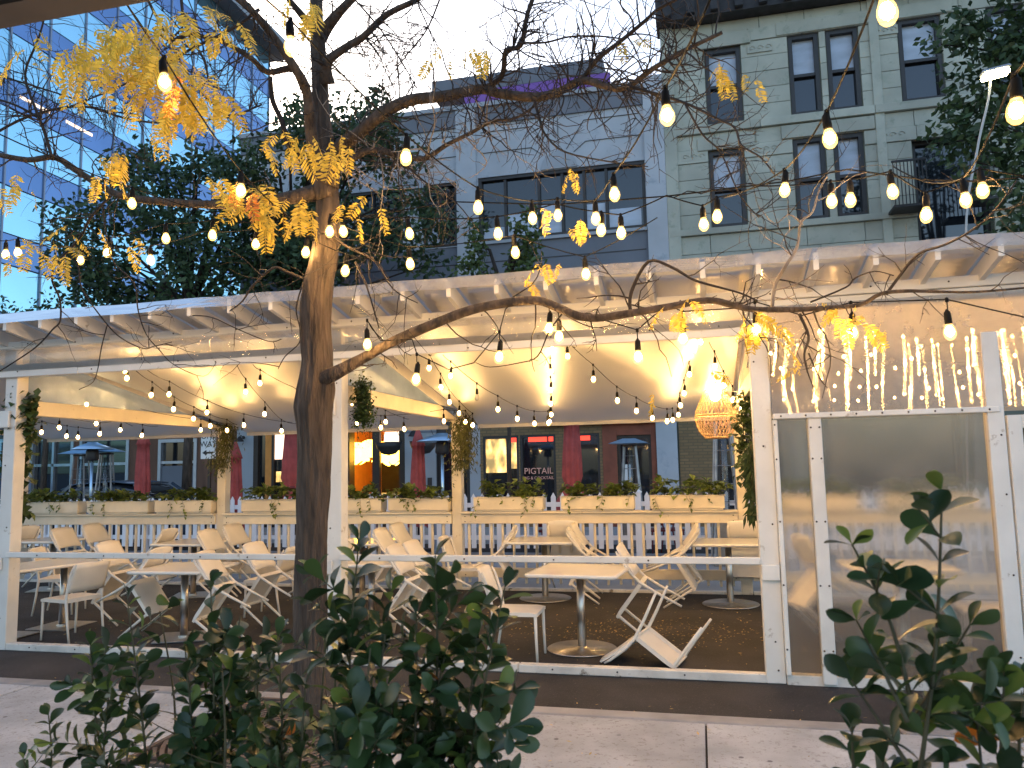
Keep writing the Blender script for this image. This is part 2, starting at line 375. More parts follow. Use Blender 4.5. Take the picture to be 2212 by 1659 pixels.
M['frame_brown'] = mat('brown_window_frame', (.035, .022, .015), .5, var=.2)
M['stone'] = mat('green_grey_sandstone', (.45, .46, .39), .85, var=.2, scale=1.1, bump=.35, bscale=20, rnd=.10, wear=((.34, .365, .30), 3, .56))
M['stone_back'] = mat('sandstone_backing', (.15, .16, .13), .9)
M['cornice'] = mat('dark_cornice', (.035, .033, .036), .7, var=.4, scale=6)
M['bluewall'] = mat('blue_grey_render', (.46, .49, .535), .8, var=.12, scale=.9, wear=((.34, .38, .44), 1.5, .56), bump=.15, bscale=40)
M['bluewall_dark'] = mat('slate_render', (.17, .185, .22), .8, var=.1, scale=.8)
M['greywall'] = mat('pale_grey_render', (.36, .39, .43), .8, var=.1, scale=.9)
M['purple'] = mat('purple_parapet', (.22, .10, .42), .6)
M['brick'] = brickm('olive_brown_brick', (.27, .17, .08), (.21, .135, .065), (.15, .11, .06), 1.0, .23, .078)
M['brick_red'] = mat('red_brown_wall', (.26, .075, .04), .7, var=.25, scale=3)
M['awning'] = mat('plum_awning', (.17, .05, .06), .8, var=.15)
M['woodsiding'] = mat('brown_wood_siding', (.16, .08, .05), .7, var=.35, scale=5, stretch=(1, 1, .2))
M['room_orange'] = mat('orange_room_wall', (.75, .30, .07), .8, var=.1)
M['room_dark'] = mat('dark_room', (.035, .028, .022), .8, var=.3)
M['lamp_yellow'] = emit('yellow_pendant_lamp', (1.0, .70, .10), 3.2)
M['lit_window'] = emit('lit_window', (1.0, .66, .22), .6)
_n = M['lit_window'].node_tree; _t = _n.nodes.new('ShaderNodeTexCoord'); _m = _n.nodes.new('ShaderNodeMapping'); _m.inputs['Scale'].default_value = (3.4, 3.4, 1.6); _z = _n.nodes.new('ShaderNodeTexNoise'); _z.inputs['Scale'].default_value = 1.6; _z.inputs['Detail'].default_value = 6
_r = ramp(_n.nodes, [(.36, (.10, .05, .015)), (.5, (.8, .42, .10)), (.64, (1, .78, .36))]); _n.links.new(_t.outputs['Object'], _m.inputs[0]); _n.links.new(_m.outputs[0], _z.inputs[0]); _n.links.new(_z.outputs[0], _r.inputs[0]); _n.links.new(_r.outputs[0], _n.nodes['Principled BSDF'].inputs['Emission Color'])
M['lit_red'] = emit('red_lit_sign', (1.0, .06, .03), .7)
M['lit_pale'] = emit('pale_lit_sign', (1.0, .70, .50), .8)
M['lettering'] = emit('window_lettering', (.60, .32, .26), .06)
M['sign_white'] = mat('white_sign', (.75, .75, .72), .5)
M['sign_black'] = mat('black_sign', (.01, .01, .01), .5)
M['towerglass'] = mat('blue_tower_glass', (.42, .78, .95), .05, .85, spec=.9, var=.1, scale=.2)
M['towerband'] = mat('blue_spandrel', (.17, .30, .56), .16, .6, var=.15, scale=.3)
M['mullion'] = mat('tower_mullion', (.26, .31, .40), .5, .5)
M['car_paint'] = mat('blue_grey_car_paint', (.10, .14, .20), .22, .5)
M['car_glass'] = mat('car_glass', (.01, .012, .015), .05, spec=.9)
M['grate'] = mat('rusty_cast_iron', (.16, .115, .09), .75, .3, var=.4, scale=9)
M['soil'] = mat('dark_soil', (.02, .015, .011), .95, var=.4, scale=20, bump=.6, bscale=60)
M['rattan'] = mat('woven_rattan', (.46, .30, .16), .6, var=.2, scale=30)
M['canopy'] = mat('dark_grey_canopy', (.05, .055, .065), .7, var=.15, scale=4)
M['canopy_edge'] = mat('brown_canopy_trim', (.17, .13, .09), .6, var=.15, scale=5)
M['street_lamp'] = emit('lit_street_lamp', (1.0, .86, .45), 40)
M['pole_pale'] = mat('pale_grey_pole', (.40, .40, .40), .5, .4)
M['paper'] = mat('white_notice', (.7, .7, .7), .7)
# ================================================================== ground
def struct(name, mb, m, parent=None):
    o = mb.build(name, m, parent)
    if parent is None: o['kind'] = 'structure'
    return o
g = MB(); g.add([(-150, -80, -.12), (150, -80, -.12), (150, 250, -.12), (-150, 250, -.12)], [(0, 1, 2, 3)]); struct('ground', g, M['asphalt'])
g = MB(); ys = [5.45, 5.65, 7, 8.5, 10, 11.5, 12.8, 14, 15.5, 17.05]
g.add([(x, y, gz(y)) for y in ys for x in (-60, 60)], [(2 * i, 2 * i + 1, 2 * i + 3, 2 * i + 2) for i in range(len(ys) - 1)])
struct('street', g, M['asphalt'])
g = MB(); g.add([(x, y, gz(y) + .004) for y in (10.62, 11.5, 12.8, 14, 14.9) for x in (-60, 60)], [(2 * i, 2 * i + 1, 2 * i + 3, 2 * i + 2) for i in range(4)]); struct('lane', g, M['lane'])
g = MB(); g.box((0, 18.65, .06), (120, 3.1, .22), None, .01); struct('far_sidewalk', g, M['concrete'])
# near pavement: bedding, slabs one by one, kerb stones
g = MB(); g.box((0, 1.7, .03), (120, 7.4, .10)); pave = struct('sidewalk', g, M['joint'])
xs = [-11, -9.2, -7.3, -5.35, -3.5, -.035, 1.75, 3.55, 5.4, 7.2]
rows = [(-2, 1.95), (1.95, 3.55), (3.55, 5.36)]
for j, (y0, y1) in enumerate(rows):
    for i in range(len(xs) - 1):
        x0, x1 = xs[i], xs[i + 1]
        if j == 2 and x0 < -1.7 and x1 > -3.4:
            for (a0, a1, b0, b1) in ((-3.5, -3.42, 3.55, 5.36), (-1.9, -.035, 3.55, 5.36), (-3.42, -1.9, 3.55, 4.05)):
                g = MB(); g.box(((a0 + a1) / 2, (b0 + b1) / 2, .082), (a1 - a0 - .012, b1 - b0 - .012, .036), None, .005); g.build('slab', M['concrete'], pave)
            continue
        g = MB(); g.box(((x0 + x1) / 2, (y0 + y1) / 2, .082 + R(-.002, .002)), (x1 - x0 - .012, y1 - y0 - .012, .036), None, .005); g.build('slab', M['concrete'], pave)
k = -11.0
while k < 7:
    L_ = 2.43; g = MB(); g.box((k + L_ / 2, 5.455, .035), (L_ - .008, .17, .13), None, .018); g.build('kerb_stone', M['kerb'], pave); k += L_
# tree grate round the trunk
gr = thing('tree_grate', 'rusty square cast iron tree grate with curved slots round the trunk', 'tree grate', (-2.66, 4.72, .08))
g = MB(); g.box((0, 0, .006), (1.50, 1.30, .008)); g.build('soil_bed', M['soil'], gr, True)
g = MB()
for sx in (-1, 1): g.box((sx * .74, 0, .016), (.03, 1.30, .022)); g.box((0, sx * .635, .016), (1.45, .03, .022))
g.build('grate_frame', M['grate'], gr, True)
for r_i in range(18):
    r0 = .20 + r_i * .046; g = MB(); n = max(16, int(r0 * 70)); off = r_i % 2
    for kx in range(n):
        a0, a1 = 2 * PI * kx / n, 2 * PI * (kx + 1) / n
        q = [Vector((rr * math.cos(a), rr * math.sin(a), .022)) for rr, a in ((r0, a0), (r0 + .028, a0), (r0 + .028, a1), (r0, a1))]
        if max(abs(v.x) for v in q) < .73 and max(abs(v.y) for v in q) < .62: g.poly([v - Vector((0, 0, .012)) for v in q], .012, (0, 0, 1))
    for kx in range(max(6, int(r0 * 22))):
        a = 2 * PI * (kx + off * .5) / max(6, int(r0 * 22)); c = Vector(((r0 + .037) * math.cos(a), (r0 + .037) * math.sin(a), .016))
        if abs(c.x) < .72 and abs(c.y) < .61: g.box(c, (.02, .02, .01), Matrix.Rotation(a, 3, 'Z'))
    if g.v:
        o = g.build('grate_ring', M['grate'], gr, True)
        if r0 > .5: o['kind'] = 'stuff'

# ================================================================== dining pergola
PX = [-10.82, -7.07, -3.33, .52]          # post lines
def zr(Y): return 3.25 - .19 * (Y - 6.2)   # underside of the rafters
pg = thing('dining_pergola', 'long white timber pergola under clear plastic sheeting set up on the street', 'pergola', (-3.3, 6.7, 0))
def pbox(name, x0, x1, y0, y1, z0, z1, m='wood', bev=.006, parent=None):
    g = MB(); g.box(((x0 + x1) / 2, (y0 + y1) / 2, (z0 + z1) / 2), (x1 - x0, y1 - y0, z1 - z0), None, bev)
    return g.build(name, M[m], parent or pg)
scr = MB(); scr.lathe([(.0, .006), (.006, .005), (.008, 0)], 8, M=Matrix.Rotation(PI / 2, 3, 'X')); scr_me = scr.mesh('screw', M['screw'])
def screw(x, y, z, parent):
    return inst('screw', scr_me, parent, Matrix.Translation(Vector((x, y, z)) - wloc(parent)))
for i, x in enumerate(PX):
    p = pbox('front_post', x - .075, x + .075, 6.655, 6.80, gz(6.7), 3.12)
    for z in (.12, .35, 1.25, 1.9, 2.6, 2.75): screw(x + R(-.05, .05), 6.652, z + R(-.03, .03), p)
    pbox('back_post', x - .07, x + .07, 10.40, 10.54, gz(10.5), 2.50, 'wood_back')
    pbox('side_beam', x - .045, x + .045, 6.80, 10.40, 2.44, 2.60, 'wood_back')
    g = MB(); g.bar((x, 6.82, 2.60), (x, 6.82, 3.1), .05, .05, (0, 1, 0)); g.bar((x, 8.4, 2.60), (x, 8.4, 2.76), .05, .05, (0, 1, 0)); g.build('gable_stud', M['wood'], pg)
    pbox('post_block', x - .10, x + .02, 6.62, 6.653, 2.30, 2.48) if i < 3 else None
pbox('front_post', 4.27, 4.41, 6.655, 6.80, gz(6.7), 3.12); pbox('back_post', 4.27, 4.41, 10.40, 10.54, gz(10.5), 2.44, 'wood_back')
for a, b in ((-11.1, -5.4), (-5.398, -.3), (-.298, 4.6)):
    p = pbox('upper_beam', a, b, 6.64, 6.70, 3.125, 3.215); 
    for q in range(8): screw(a + .3 + q * .66 + R(-.1, .1), 6.637, 3.17 + R(-.02, .02), p)
for a, b in ((-11.1, -6.2), (-6.198, -2.0), (-1.998, .60)):
    p = pbox('lower_beam', a, b, 6.612, 6.652, 2.83, 2.965)
    for q in range(9): screw(a + .2 + q * .5 + R(-.1, .1), 6.609, 2.9 + R(-.04, .04), p)
pbox('back_beam', -11.1, 4.6, 10.545, 10.60, 2.44, 2.53, 'wood_back')
for a, b in ((-10.74, -7.15), (-6.99, -5.1), (-5.098, -3.41), (-3.25, .445)):
    p = pbox('guard_rail', a, b, 6.60, 6.652, .958, 1.014)
    for q in range(4): screw(a + .4 + q * .8, 6.597, .985, p)
for x, sg in ((-3.455, 1), (.47, 1), (-7.19, 1)): pbox('rail_bracket', x - .02, x + .12, 6.622, 6.654, .83, .955)
for a, b in ((-11, -7.15), (-6.99, -5.6), (-5.595, -3.41), (-3.25, -1.6), (-1.595, .445)):
    p = pbox('bottom_plate', a, b, 6.655, 6.745, gz(6.7), gz(6.7) + .068, 'wood_ground')
    for q in range(3): screw(a + .3 + q * .55, 6.652, .06, p)
# rafters
x = -10.97; i = 0
while x < 4.6:
    g = MB(); y0, y1 = 6.2 + R(-.012, .012), 10.72; h = .135
    vs = [(xx, yy, zz) for xx in (x - .02, x + .02) for yy, zz in ((y0, zr(y0)), (y1, zr(y1)), (y1, zr(y1) + h), (y0, zr(y0) + h))]
    g.add(vs, [(0, 1, 2, 3), (7, 6, 5, 4), (0, 4, 5, 1), (1, 5, 6, 2), (2, 6, 7, 3), (3, 7, 4, 0)])
    g.build('rafter', M['wood'], pg); x += .4255; i += 1
# clear roof film with a wavy front lip, white tarp ceiling per bay
def roof_fn(x0, x1, y0, y1, dz, amp, fx=2.2):
    def fn(u, v):
        x = x0 + (x1 - x0) * u; y = y0 + (y1 - y0) * v
        return (x, y, zr(y) + dz + amp * mnoise.noise(Vector((x * fx, y * 1.1, 3.7))))
    return fn
g = MB(); g.grid(roof_fn(-11.2, 4.7, 6.165, 10.78, .150, .012), 120, 24)
lip = lambda u, v: (-11.2 + 15.9 * u, 6.165 - .022 * v + .010 * mnoise.noise(Vector((u * 40, v, 0))), zr(6.165) + .150 + .012 * mnoise.noise(Vector(((-11.2 + 15.9 * u) * 2.2, 6.165 * 1.1, 3.7))) - .10 * v)
g.grid(lip, 120, 2); g.build('roof_film', M['roof_film'], pg)
for a, b in ((-10.62, -7.30), (-6.86, -3.55), (-3.10, .42), (.62, 4.25)):
    g = MB(); g.grid(lambda u, v, a=a, b=b: (a + (b - a) * u, 6.80 + 3.93 * v, zr(6.80 + 3.93 * v) - .03 + .03 * v - .02 * math.sin(PI * u) * (.5 + .5 * math.sin(v * 9)) * .5 + .012 * mnoise.noise(Vector((u * 6, v * 7, a)))), 26, 26)
    g.build('tarp_ceiling', M['tarp'], pg)
    g = MB(); g.grid(lambda u, v, a=a, b=b: (a + (b - a) * u, 10.735 + .004 * math.sin(u * 60), zr(10.73) - .03 + .03 - .05 * v), 30, 1); g.build('tarp_hem', M['tarp'], pg)
# film strip between the front beams
g = MB(); g.grid(lambda u, v: (-11.1 + 11.6 * u, 6.603 + .02 * mnoise.noise(Vector((u * 40, v * 2, 1))) - .03 * math.sin(PI * v), 2.90 + .24 * v), 160, 6); g.build('film_strip', M['strip_film'], pg)
# gables: film triangles on the post lines, coloured blue for the sky they mirror
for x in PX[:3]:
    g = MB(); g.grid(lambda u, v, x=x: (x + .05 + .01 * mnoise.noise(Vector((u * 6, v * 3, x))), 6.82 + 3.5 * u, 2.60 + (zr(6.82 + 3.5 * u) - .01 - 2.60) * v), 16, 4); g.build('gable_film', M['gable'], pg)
# walled end bay on the right
pbox('wall_plate', .60, 4.4, 6.645, 6.745, gz(6.7) - .01, gz(6.7) + .075, 'wood_ground')
pbox('wall_rail', .60, 2.255, 6.585, 6.640, 2.125, 2.170)
pbox('wall_header', .60, 4.4, 6.655, 6.72, 3.02, 3.12)
p = pbox('wall_stud', .866, .968, 6.600, 6.70, gz(6.7) + .02, 2.124)
for z in (.3, .8, 1.3, 1.8, 2.05): screw(.885, 6.597, z, p); screw(.95, 6.597, z, p)
pbox('wall_trim', .596, .632, 6.61, 6.70, gz(6.7) + .076, 2.124)
for z in (.3, .8, 1.3, 1.8, 2.08): screw(.61, 6.607, z, pg)
p = pbox('wall_stud', 2.165, 2.285, 6.600, 6.70, gz(6.7) + .02, 2.75)
for z in (.3, .9, 1.5, 1.95): screw(2.25, 6.597, z, p)
for a, b in ((.634, .864), (.970, 2.163)):
    g = MB(); g.grid(lambda u, v, a=a, b=b: (a + (b - a) * u, 6.645, gz(6.7) + .078 + 2.04 * v), 12, 12); g.build('wall_panel', M['poly'], pg)
g = MB(); g.grid(lambda u, v: (.60 + 3.75 * u, 6.612 + .030 * mnoise.noise(Vector((u * 9, v * 1.2, 5))) + .045 * math.exp(-u * 14) * math.sin(v * 7) * (v < .95), 2.165 + .90 * v), 150, 12); g.build('vinyl_curtain', M['curtain'], pg)
for q in range(9): screw(.66 + q * .19, 6.582, 2.148, pg)
dr = pbox('side_door', 2.30, 2.40, 6.60, 6.65, .10, 2.10)
pbox('door_frame', 2.40, 3.1, 6.60, 6.65, 2.00, 2.10, parent=dr); pbox('door_glass', 2.402, 3.1, 6.62, 6.63, .11, 1.998, 'glass', 0, parent=dr)

# ================================================================== railings at the back of the pergola
for bi, (a, b, lab) in enumerate(((-10.75, -7.14, 'ivy post at its one end'), (-7.0, -3.40, 'tree trunk standing before it'), (-3.26, .45, 'round steel table bases before it'), (.60, 4.26, 'behind the panels'))):
    rl = thing('timber_railing', ['cream timber railing of square balusters beyond the ivy clad post, tilted chairs before it', 'cream timber railing of square balusters crossed by the tree trunk', 'cream timber railing of square balusters behind the tables with round steel bases', 'cream timber railing seen blurred through the ribbed plastic wall panels'][bi], 'railing', ((a + b) / 2, 10.42, .1), group='railings at the back of the pergola')
    pbox('top_cap', a, b, 10.32, 10.50, 1.138, 1.166, 'wood_back', .004, rl)
    p = pbox('top_rail', a, b, 10.365, 10.405, 1.000, 1.136, 'wood_back', .004, rl)
    for xx in (a + .06, b - .06):
        for z in (1.03, 1.10): screw(xx, 10.362, z, p)
    p = pbox('bottom_rail', a, b, 10.365, 10.405, .275, .405, 'wood_back', .004, rl)
    for xx in (a + .06, b - .06):
        for z in (.31, .37): screw(xx, 10.362, z, p)
    n = int((b - a) / .160); bm = MB(); bm.box((0, 0, 0), (.034, .034, .92), None, .004); bme = bm.mesh('baluster', M['wood_back'])
    for q in range(n): inst('baluster', bme, rl, Matrix.Translation(Vector((a + .10 + q * .160 + R(-.004, .004), 10.425, .655 + R(-.006, .006))) - rl.location))
    pbox('floor_plate', a, b, 10.40, 10.50, gz(10.45), gz(10.45) + .035, 'wood_ground', .004, rl)
# white vinyl picket fence across the traffic lane
pk = MB(); pk.poly([(-.045, 0, 0), (.045, 0, 0), (.045, 0, .93), (0, 0, 1.01), (-.045, 0, .93)], .018, (0, 1, 0)); pme = pk.mesh('picket', M['white_paint'])
k = 0
fx = -16.4
while fx < 4.2:
    fe = fx + 2.55
    lab = ['white picket fence panel ahead of the patio heaters with glass tubes', 'white picket fence panel before the dark shop windows', 'white picket fence panel before the grey pilaster', 'white picket fence panel before the restaurant with yellow lamps', 'white picket fence panel under the blue topped patio heater', 'white picket fence panel before the window lettered PIGTAIL', 'white picket fence panel before the brick doorway with the notice', 'white picket fence panel before the tall pyramid heater', 'white picket fence panel at the walled end of the pergola'][min(k, 8)]
    pf = thing('picket_fence', lab, 'fence', ((fx + fe) / 2, 14, .1), group='white picket fence panels across the lane')
    for z in (.42, 1.02): pbox('fence_rail', fx + .05, fe - .05, 14.02, 14.05, z, z + .085, 'white_paint', .004, pf)
    g = MB(); g.box((fx, 14.03, .68), (.11, .11, 1.16), None, .006); g.lathe([(.078, 0), (.078, .02), (0, .07)], 4, (fx, 14.03, 1.261), False); g.build('fence_post', M['white_paint'], pf)
    for q in range(14): inst('picket', pme, pf, Matrix.Translation(Vector((fx + .165 + q * .171, 14.0, .27)) - pf.location))
    fx = fe; k += 1
# ================================================================== tables and chairs
def make_table(name, label, x, y, rz=0, rnd_base=True, w=.86, d=.82, cols=1, group=None):
    t = thing(name, label, 'table', (x, y, gz(y)), rz, group)
    g = MB(); n = 7; rc = .06
    out = []
    for cx, cy, a0 in ((w / 2 - rc, d / 2 - rc, 0), (-w / 2 + rc, d / 2 - rc, PI / 2), (-w / 2 + rc, -d / 2 + rc, PI), (w / 2 - rc, -d / 2 + rc, 1.5 * PI)):
        for q in range(5): a = a0 + q * PI / 8; out.append((cx, cy, math.cos(a), math.sin(a)))
    prof = [(-.012, -.032), (0, -.024), (.002, -.010), (-.008, 0), (-.03, .0015)]
    rings = [[(cx + ca * (rc + o), cy + sa * (rc + o), .745 + z) for cx, cy, ca, sa in out] for o, z in prof]
    m_ = len(out)
    vs = [v for r_ in rings for v in r_]
    fs = [(i * m_ + j, i * m_ + (j + 1) % m_, (i + 1) * m_ + (j + 1) % m_, (i + 1) * m_ + j) for i in range(len(prof) - 1) for j in range(m_)]
    g.add(vs, fs, True); g.add(vs[-m_:], [tuple(range(m_))]); g.add(vs[:m_], [tuple(reversed(range(m_)))])
    g.build('table_top', M['table'], t, True)
    for c in range(cols):
        cx = 0 if cols == 1 else (-.32 if c == 0 else .32)
        g = MB(); g.lathe([(.040, .012), (.038, .70)], 20, (cx, 0, 0)); g.lathe([(.12, .70), (.12, .713)], 16, (cx, 0, 0), False); g.build('column', M['steel'], t, True)
        g = MB()
        if rnd_base: g.lathe([(.33, .0), (.335, .004), (.325, .012), (.06, .020), (.052, .03), (0, .03)], 40, (cx, 0, 0))
        else: g.box((cx, 0, .008), (.52, .52, .012), Matrix.Rotation(.35, 3, 'Z'), .003); g.lathe([(.055, .014), (.055, .03)], 16, (cx, 0, 0), False)
        g.build('base', M['steel'], t, True)
    return t
def make_chair():
    """origin between the front feet, facing +x, width along y"""
    parts = {}
    def seat_fn(u, v):
        a = (u - .5) * 2; b_ = (v - .5) * 2
        return (-.21 + .21 * a, .21 * b_, .450 - .012 * (1 - a * a) * (1 - b_ * b_) - .012 * max(0, a - .7) / .3 - .006 * max(0, abs(b_) - .85) / .15)
    g = MB(); nu, nv = 10, 10; g.grid(seat_fn, nu, nv)
    ring = [i for i in range(nu + 1)] + [j * (nu + 1) + nu for j in range(1, nv + 1)] + [nv * (nu + 1) + i for i in range(nu - 1, -1, -1)] + [j * (nu + 1) for j in range(nv - 1, 0, -1)]
    top = [Vector(g.v[i]) for i in ring]; n = len(top)
    low = [Vector((v.x, v.y, .408)) for v in top]; inn = [Vector((-.21 + (v.x + .21) * .93, v.y * .93, .408)) for v in top]; inu = [Vector((v.x, v.y, .436)) for v in inn]
    o = len(g.v); g.v += [tuple(v) for v in top + low + inn + inu]
    for A in range(3):
        for i in range(n): g.f.append((o + A * n + (i + 1) % n, o + A * n + i, o + (A + 1) * n + i, o + (A + 1) * n + (i + 1) % n)); g.sm.append(False)
    g.f.append(tuple(o + 3 * n + i for i in range(n))); g.sm.append(False)
    parts['seat'] = g
    def back_fn(off):
        def fn(u, v):
            b_ = (u - .5) * 2; z = .515 + .305 * v
            wdt = .212 - .012 * v
            x = -.425 - .09 * v - .022 * (1 - b_ * b_) + off - .022 * v * v
            return (x, wdt * b_, z - .010 * (b_ ** 8) * v + .006 * (b_ ** 8) * (1 - v))
        return fn
    g = MB(); nu, nv = 12, 5; g.grid(back_fn(0), nu, nv); o2 = len(g.v); g.grid(lambda u, v: back_fn(-.016)(1 - u, v), nu, nv)
    ring = [i for i in range(nu + 1)] + [j * (nu + 1) + nu for j in range(1, nv + 1)] + [nv * (nu + 1) + i for i in range(nu - 1, -1, -1)] + [j * (nu + 1) for j in range(nv - 1, 0, -1)]
    mir = lambda i: o2 + (i // (nu + 1)) * (nu + 1) + nu - i % (nu + 1)
    for i in range(len(ring)):
        a_, b_ = ring[i], ring[(i + 1) % len(ring)]; g.f.append((b_, a_, mir(a_), mir(b_))); g.sm.append(False)
    parts['backrest'] = g
    legs = []
    for s in (-1, 1):
        g = MB(); g.tube([(-.010, s * .195, 0), (-.018, s * .195, .22), (-.022, s * .193, .415), (-.03, s * .19, .432)], [.0115, .0135, .016, .014], 8); legs.append(g)
        g = MB(); g.tube([(-.475, s * .200, 0), (-.435, s * .203, .24), (-.412, s * .204, .43), (-.428, s * .205, .56), (-.485, s * .202, .74), (-.512, s * .196, .795)], [.0115, .014, .0165, .015, .012, .009], 8); legs.append(g)
    return parts['seat'].mesh('seat', M['plastic']), parts['backrest'].mesh('backrest', M['plastic']), [l.mesh('leg', M['plastic']) for l in legs]
CH = make_chair()
M['plastic_red'] = mat('red_chair_plastic', (.17, .02, .02), .45, rnd=.1)
CHR = [m_.copy() for m_ in (CH[0], CH[1])], [m_.copy() for m_ in CH[2]]
for m_ in CHR[0] + CHR[1]: m_.materials.clear(); m_.materials.append(M['plastic_red'])
def chair(label, x, y, head, tip=0.0, z=None, roll=0.0, group='white patio chairs', red=False):
    """head: heading in degrees from +X; tip: degrees tipped forward about the front feet"""
    t = thing('patio_chair', label, 'chair', (x, y, gz(y) + .002 if z is None else z), 0, group)
    m_ = Matrix.Rotation(math.radians(head), 4, 'Z') @ Matrix.Rotation(math.radians(roll), 4, 'X') @ Matrix.Rotation(math.radians(tip), 4, 'Y')
    t.rotation_euler = m_.to_euler()
    se, ba, lg = (CH if not red else (CHR[0][0], CHR[0][1], CHR[1]))
    inst('seat', se, t, Matrix()); inst('backrest', ba, t, Matrix())
    for l in lg: inst('leg', l, t, Matrix())
    return t
def tipped(label, tb, side, lat, tip=46, dh=0.0, gap=.0):
    """a chair tipped forward on its front feet until its back leans on the table edge; side is the side of the table it stands on, in degrees"""
    a = math.radians(side); out = Vector((math.cos(a), math.sin(a), 0)); la = Vector((-math.sin(a), math.cos(a), 0))
    p = Vector((tb[0], tb[1], 0)) + out * (tb[2] + .125 + (tip + 7 - 46) * .015 + gap) + la * lat
    return chair(label, p.x, p.y, side + 180 + dh, tip + 7)
GT = 'white square tables with steel columns'
T1 = (-7.42, 7.42); T2 = (-5.45, 7.40); T3 = (-9.55, 9.85); T4 = (-6.95, 9.62); T5 = (-4.46, 9.75); T6 = (-1.17, 7.52); T7 = (-2.0, 9.93); T8 = (.29, 9.80); T9 = (1.75, 8.05); T10 = (-3.55, 8.0)
make_table('square_table', 'white table with two steel columns on square plates by the ivy clad post', *T1, 1.25, False, 1.2, .8, 2, GT)
make_table('square_table', 'white square table behind the shrubs, a chair tipped against each side', *T2, .06, False, group=GT)
make_table('square_table', 'white table by the railing below the glass patio heaters', *T3, .05, False, group=GT)
make_table('square_table', 'white table by the railing behind the pair of tipped chairs and the trunk', *T4, .03, False, group=GT)
make_table('square_table', 'white table by the railing just beyond the split grain post', *T5, 0, False, group=GT)
make_table('round_base_table', 'white table on round steel base beside the standing chair near the guard rail', *T6, -.1, True, .88, .84, group='white tables with round steel bases')
make_table('round_base_table', 'white table on round steel base by the railing under the red parasol', *T7, 0, True, .88, .80, group='white tables with round steel bases')
make_table('round_base_table', 'white table on round steel base by the railing below the woven pendant', *T8, 0, True, .88, .80, group='white tables with round steel bases')
make_table('round_base_table', 'white table seen blurred through the ribbed plastic wall panel', *T9, .1, True, .9, .8, group='white tables with round steel bases')
make_table('square_table', 'white table mostly hidden behind the tree trunk, chairs tipped against it', *T10, 0, False, group=GT)
# chairs: each with its own place
chair('white chair standing upright beside the two column table, its back to the walkway', -6.92, 7.25, 168)
chair('white chair standing upright at the round base table near the guard rail', -1.475, 7.12, 1)
chair('white chair standing upright by the railing under the red parasol', -2.72, 9.62, 2)
chair('white chair standing half hidden behind the ivy clad post', -7.75, 8.45, 20)
chair('white chair standing upright behind the table with the tipped pair', -5.35, 8.55, 182)
tipped('white chair tipped forward at the walkway corner of the table behind the shrubs', (*T2, .43), 0, -.12, 48, R(-6, 6))
tipped('white chair tipped forward next to the tree trunk, back leaning on a table', (-5.32, 7.80, .43), 0, .14, 47, R(-6, 6))
tipped('white chair tipped forward past the table behind the shrubs, underside showing', (*T2, .43), 180, -.02, 47, R(-6, 6))
tipped('white chair tipped forward against the two column table', (-7.25, 7.95, .42), 0, .0, 46, R(-6, 6))
for k_, (tb, nm) in enumerate(((T3, 'heater table'), (T4, 'vine post table'), (T5, 'split post table'))):
    tipped('white chair tipped forward at the %s, trunk side, nearer the guard rail' % nm, (*tb, .43), 0, -.22, 47 + R(-3, 3), R(-6, 5))
    tipped('white chair tipped forward at the %s, trunk side, nearer the railing' % nm, (*tb, .43), 0, .36, 48 + R(-3, 3), R(-6, 5))
    if k_ < 2: tipped('white chair tipped forward at the %s, ivy side' % nm, (*tb, .43), 180, .10, 47 + R(-3, 3), R(-6, 6))
tipped('white chair tipped forward behind the shrub tip, close to the guard rail', (*T10, .43), 0, -.20, 47, R(-6, 6))
tipped('white chair tipped forward behind the shrub tip, one step farther in', (*T10, .43), 0, .28, 50, R(-6, 6))
tipped('white chair tipped forward between trunk and post, facing the hidden table', (*T10, .43), 180, -.1, 46, R(-6, 6))
tipped('white chair tipped forward against the round base table, its seat hanging over fallen leaves', (*T6, .44), 0, .36, 46, R(-6, 6))
tipped('white chair tipped forward beside the standing chair under the red parasol', (*T7, .44), 180, .16, 48, R(-6, 6))
tipped('white chair tipped forward under the red parasol, nearer the guard rail', (*T7, .44), 0, -.18, 49, R(-6, 6))
tipped('white chair tipped forward under the red parasol, pushed to the railing', (*T7, .44), 0, .22, 47, R(-6, 6))
tipped('white chair tipped against the table below the woven pendant, nearer the guard rail', (*T8, .44), 180, .18, 52, R(-6, 6))
tipped('white chair tipped against the table below the woven pendant, nearer the railing', (*T8, .44), 180, -.20, 46, R(-6, 6))
tipped('white chair tipped forward at the woven pendant table, third of its leaning group', (*T8, .44), 180, -.46, 49, R(-6, 6))
tipped('white chair tipped forward on the railing side of the table under the red parasol', (*T7, .42), 90, -.2, 46, R(-6, 6))
tipped('white chair tipped forward on the railing side of the woven pendant table', (*T8, .42), 90, -.25, 46, R(-6, 6))
chair('white chair flipped upside down on the dark floor, legs in the air', .005, 6.99, 168, 145, z=.405)
chair('white chair blurred behind the ribbed plastic wall panel', 2.15, 7.75, 176)
chair('white chair tipped forward, blurred behind the narrow plastic wall panel', 1.15, 8.5, 200, 46)
for k_, (x, y, h) in enumerate(((-2.9, 15.2, 90), (-1.0, 15.0, 200), (-.4, 15.4, 20), (-6.8, 15.1, 120))):
    chair('dark red chair behind the white pickets, %s' % ['below the furled parasol by the lettered window', 'beside the heater with the notice', 'between two patio heaters', 'before the yellow pendant lamps'][k_], x, y, h, 0, gz(y), group='red chairs behind the picket fence', red=True)
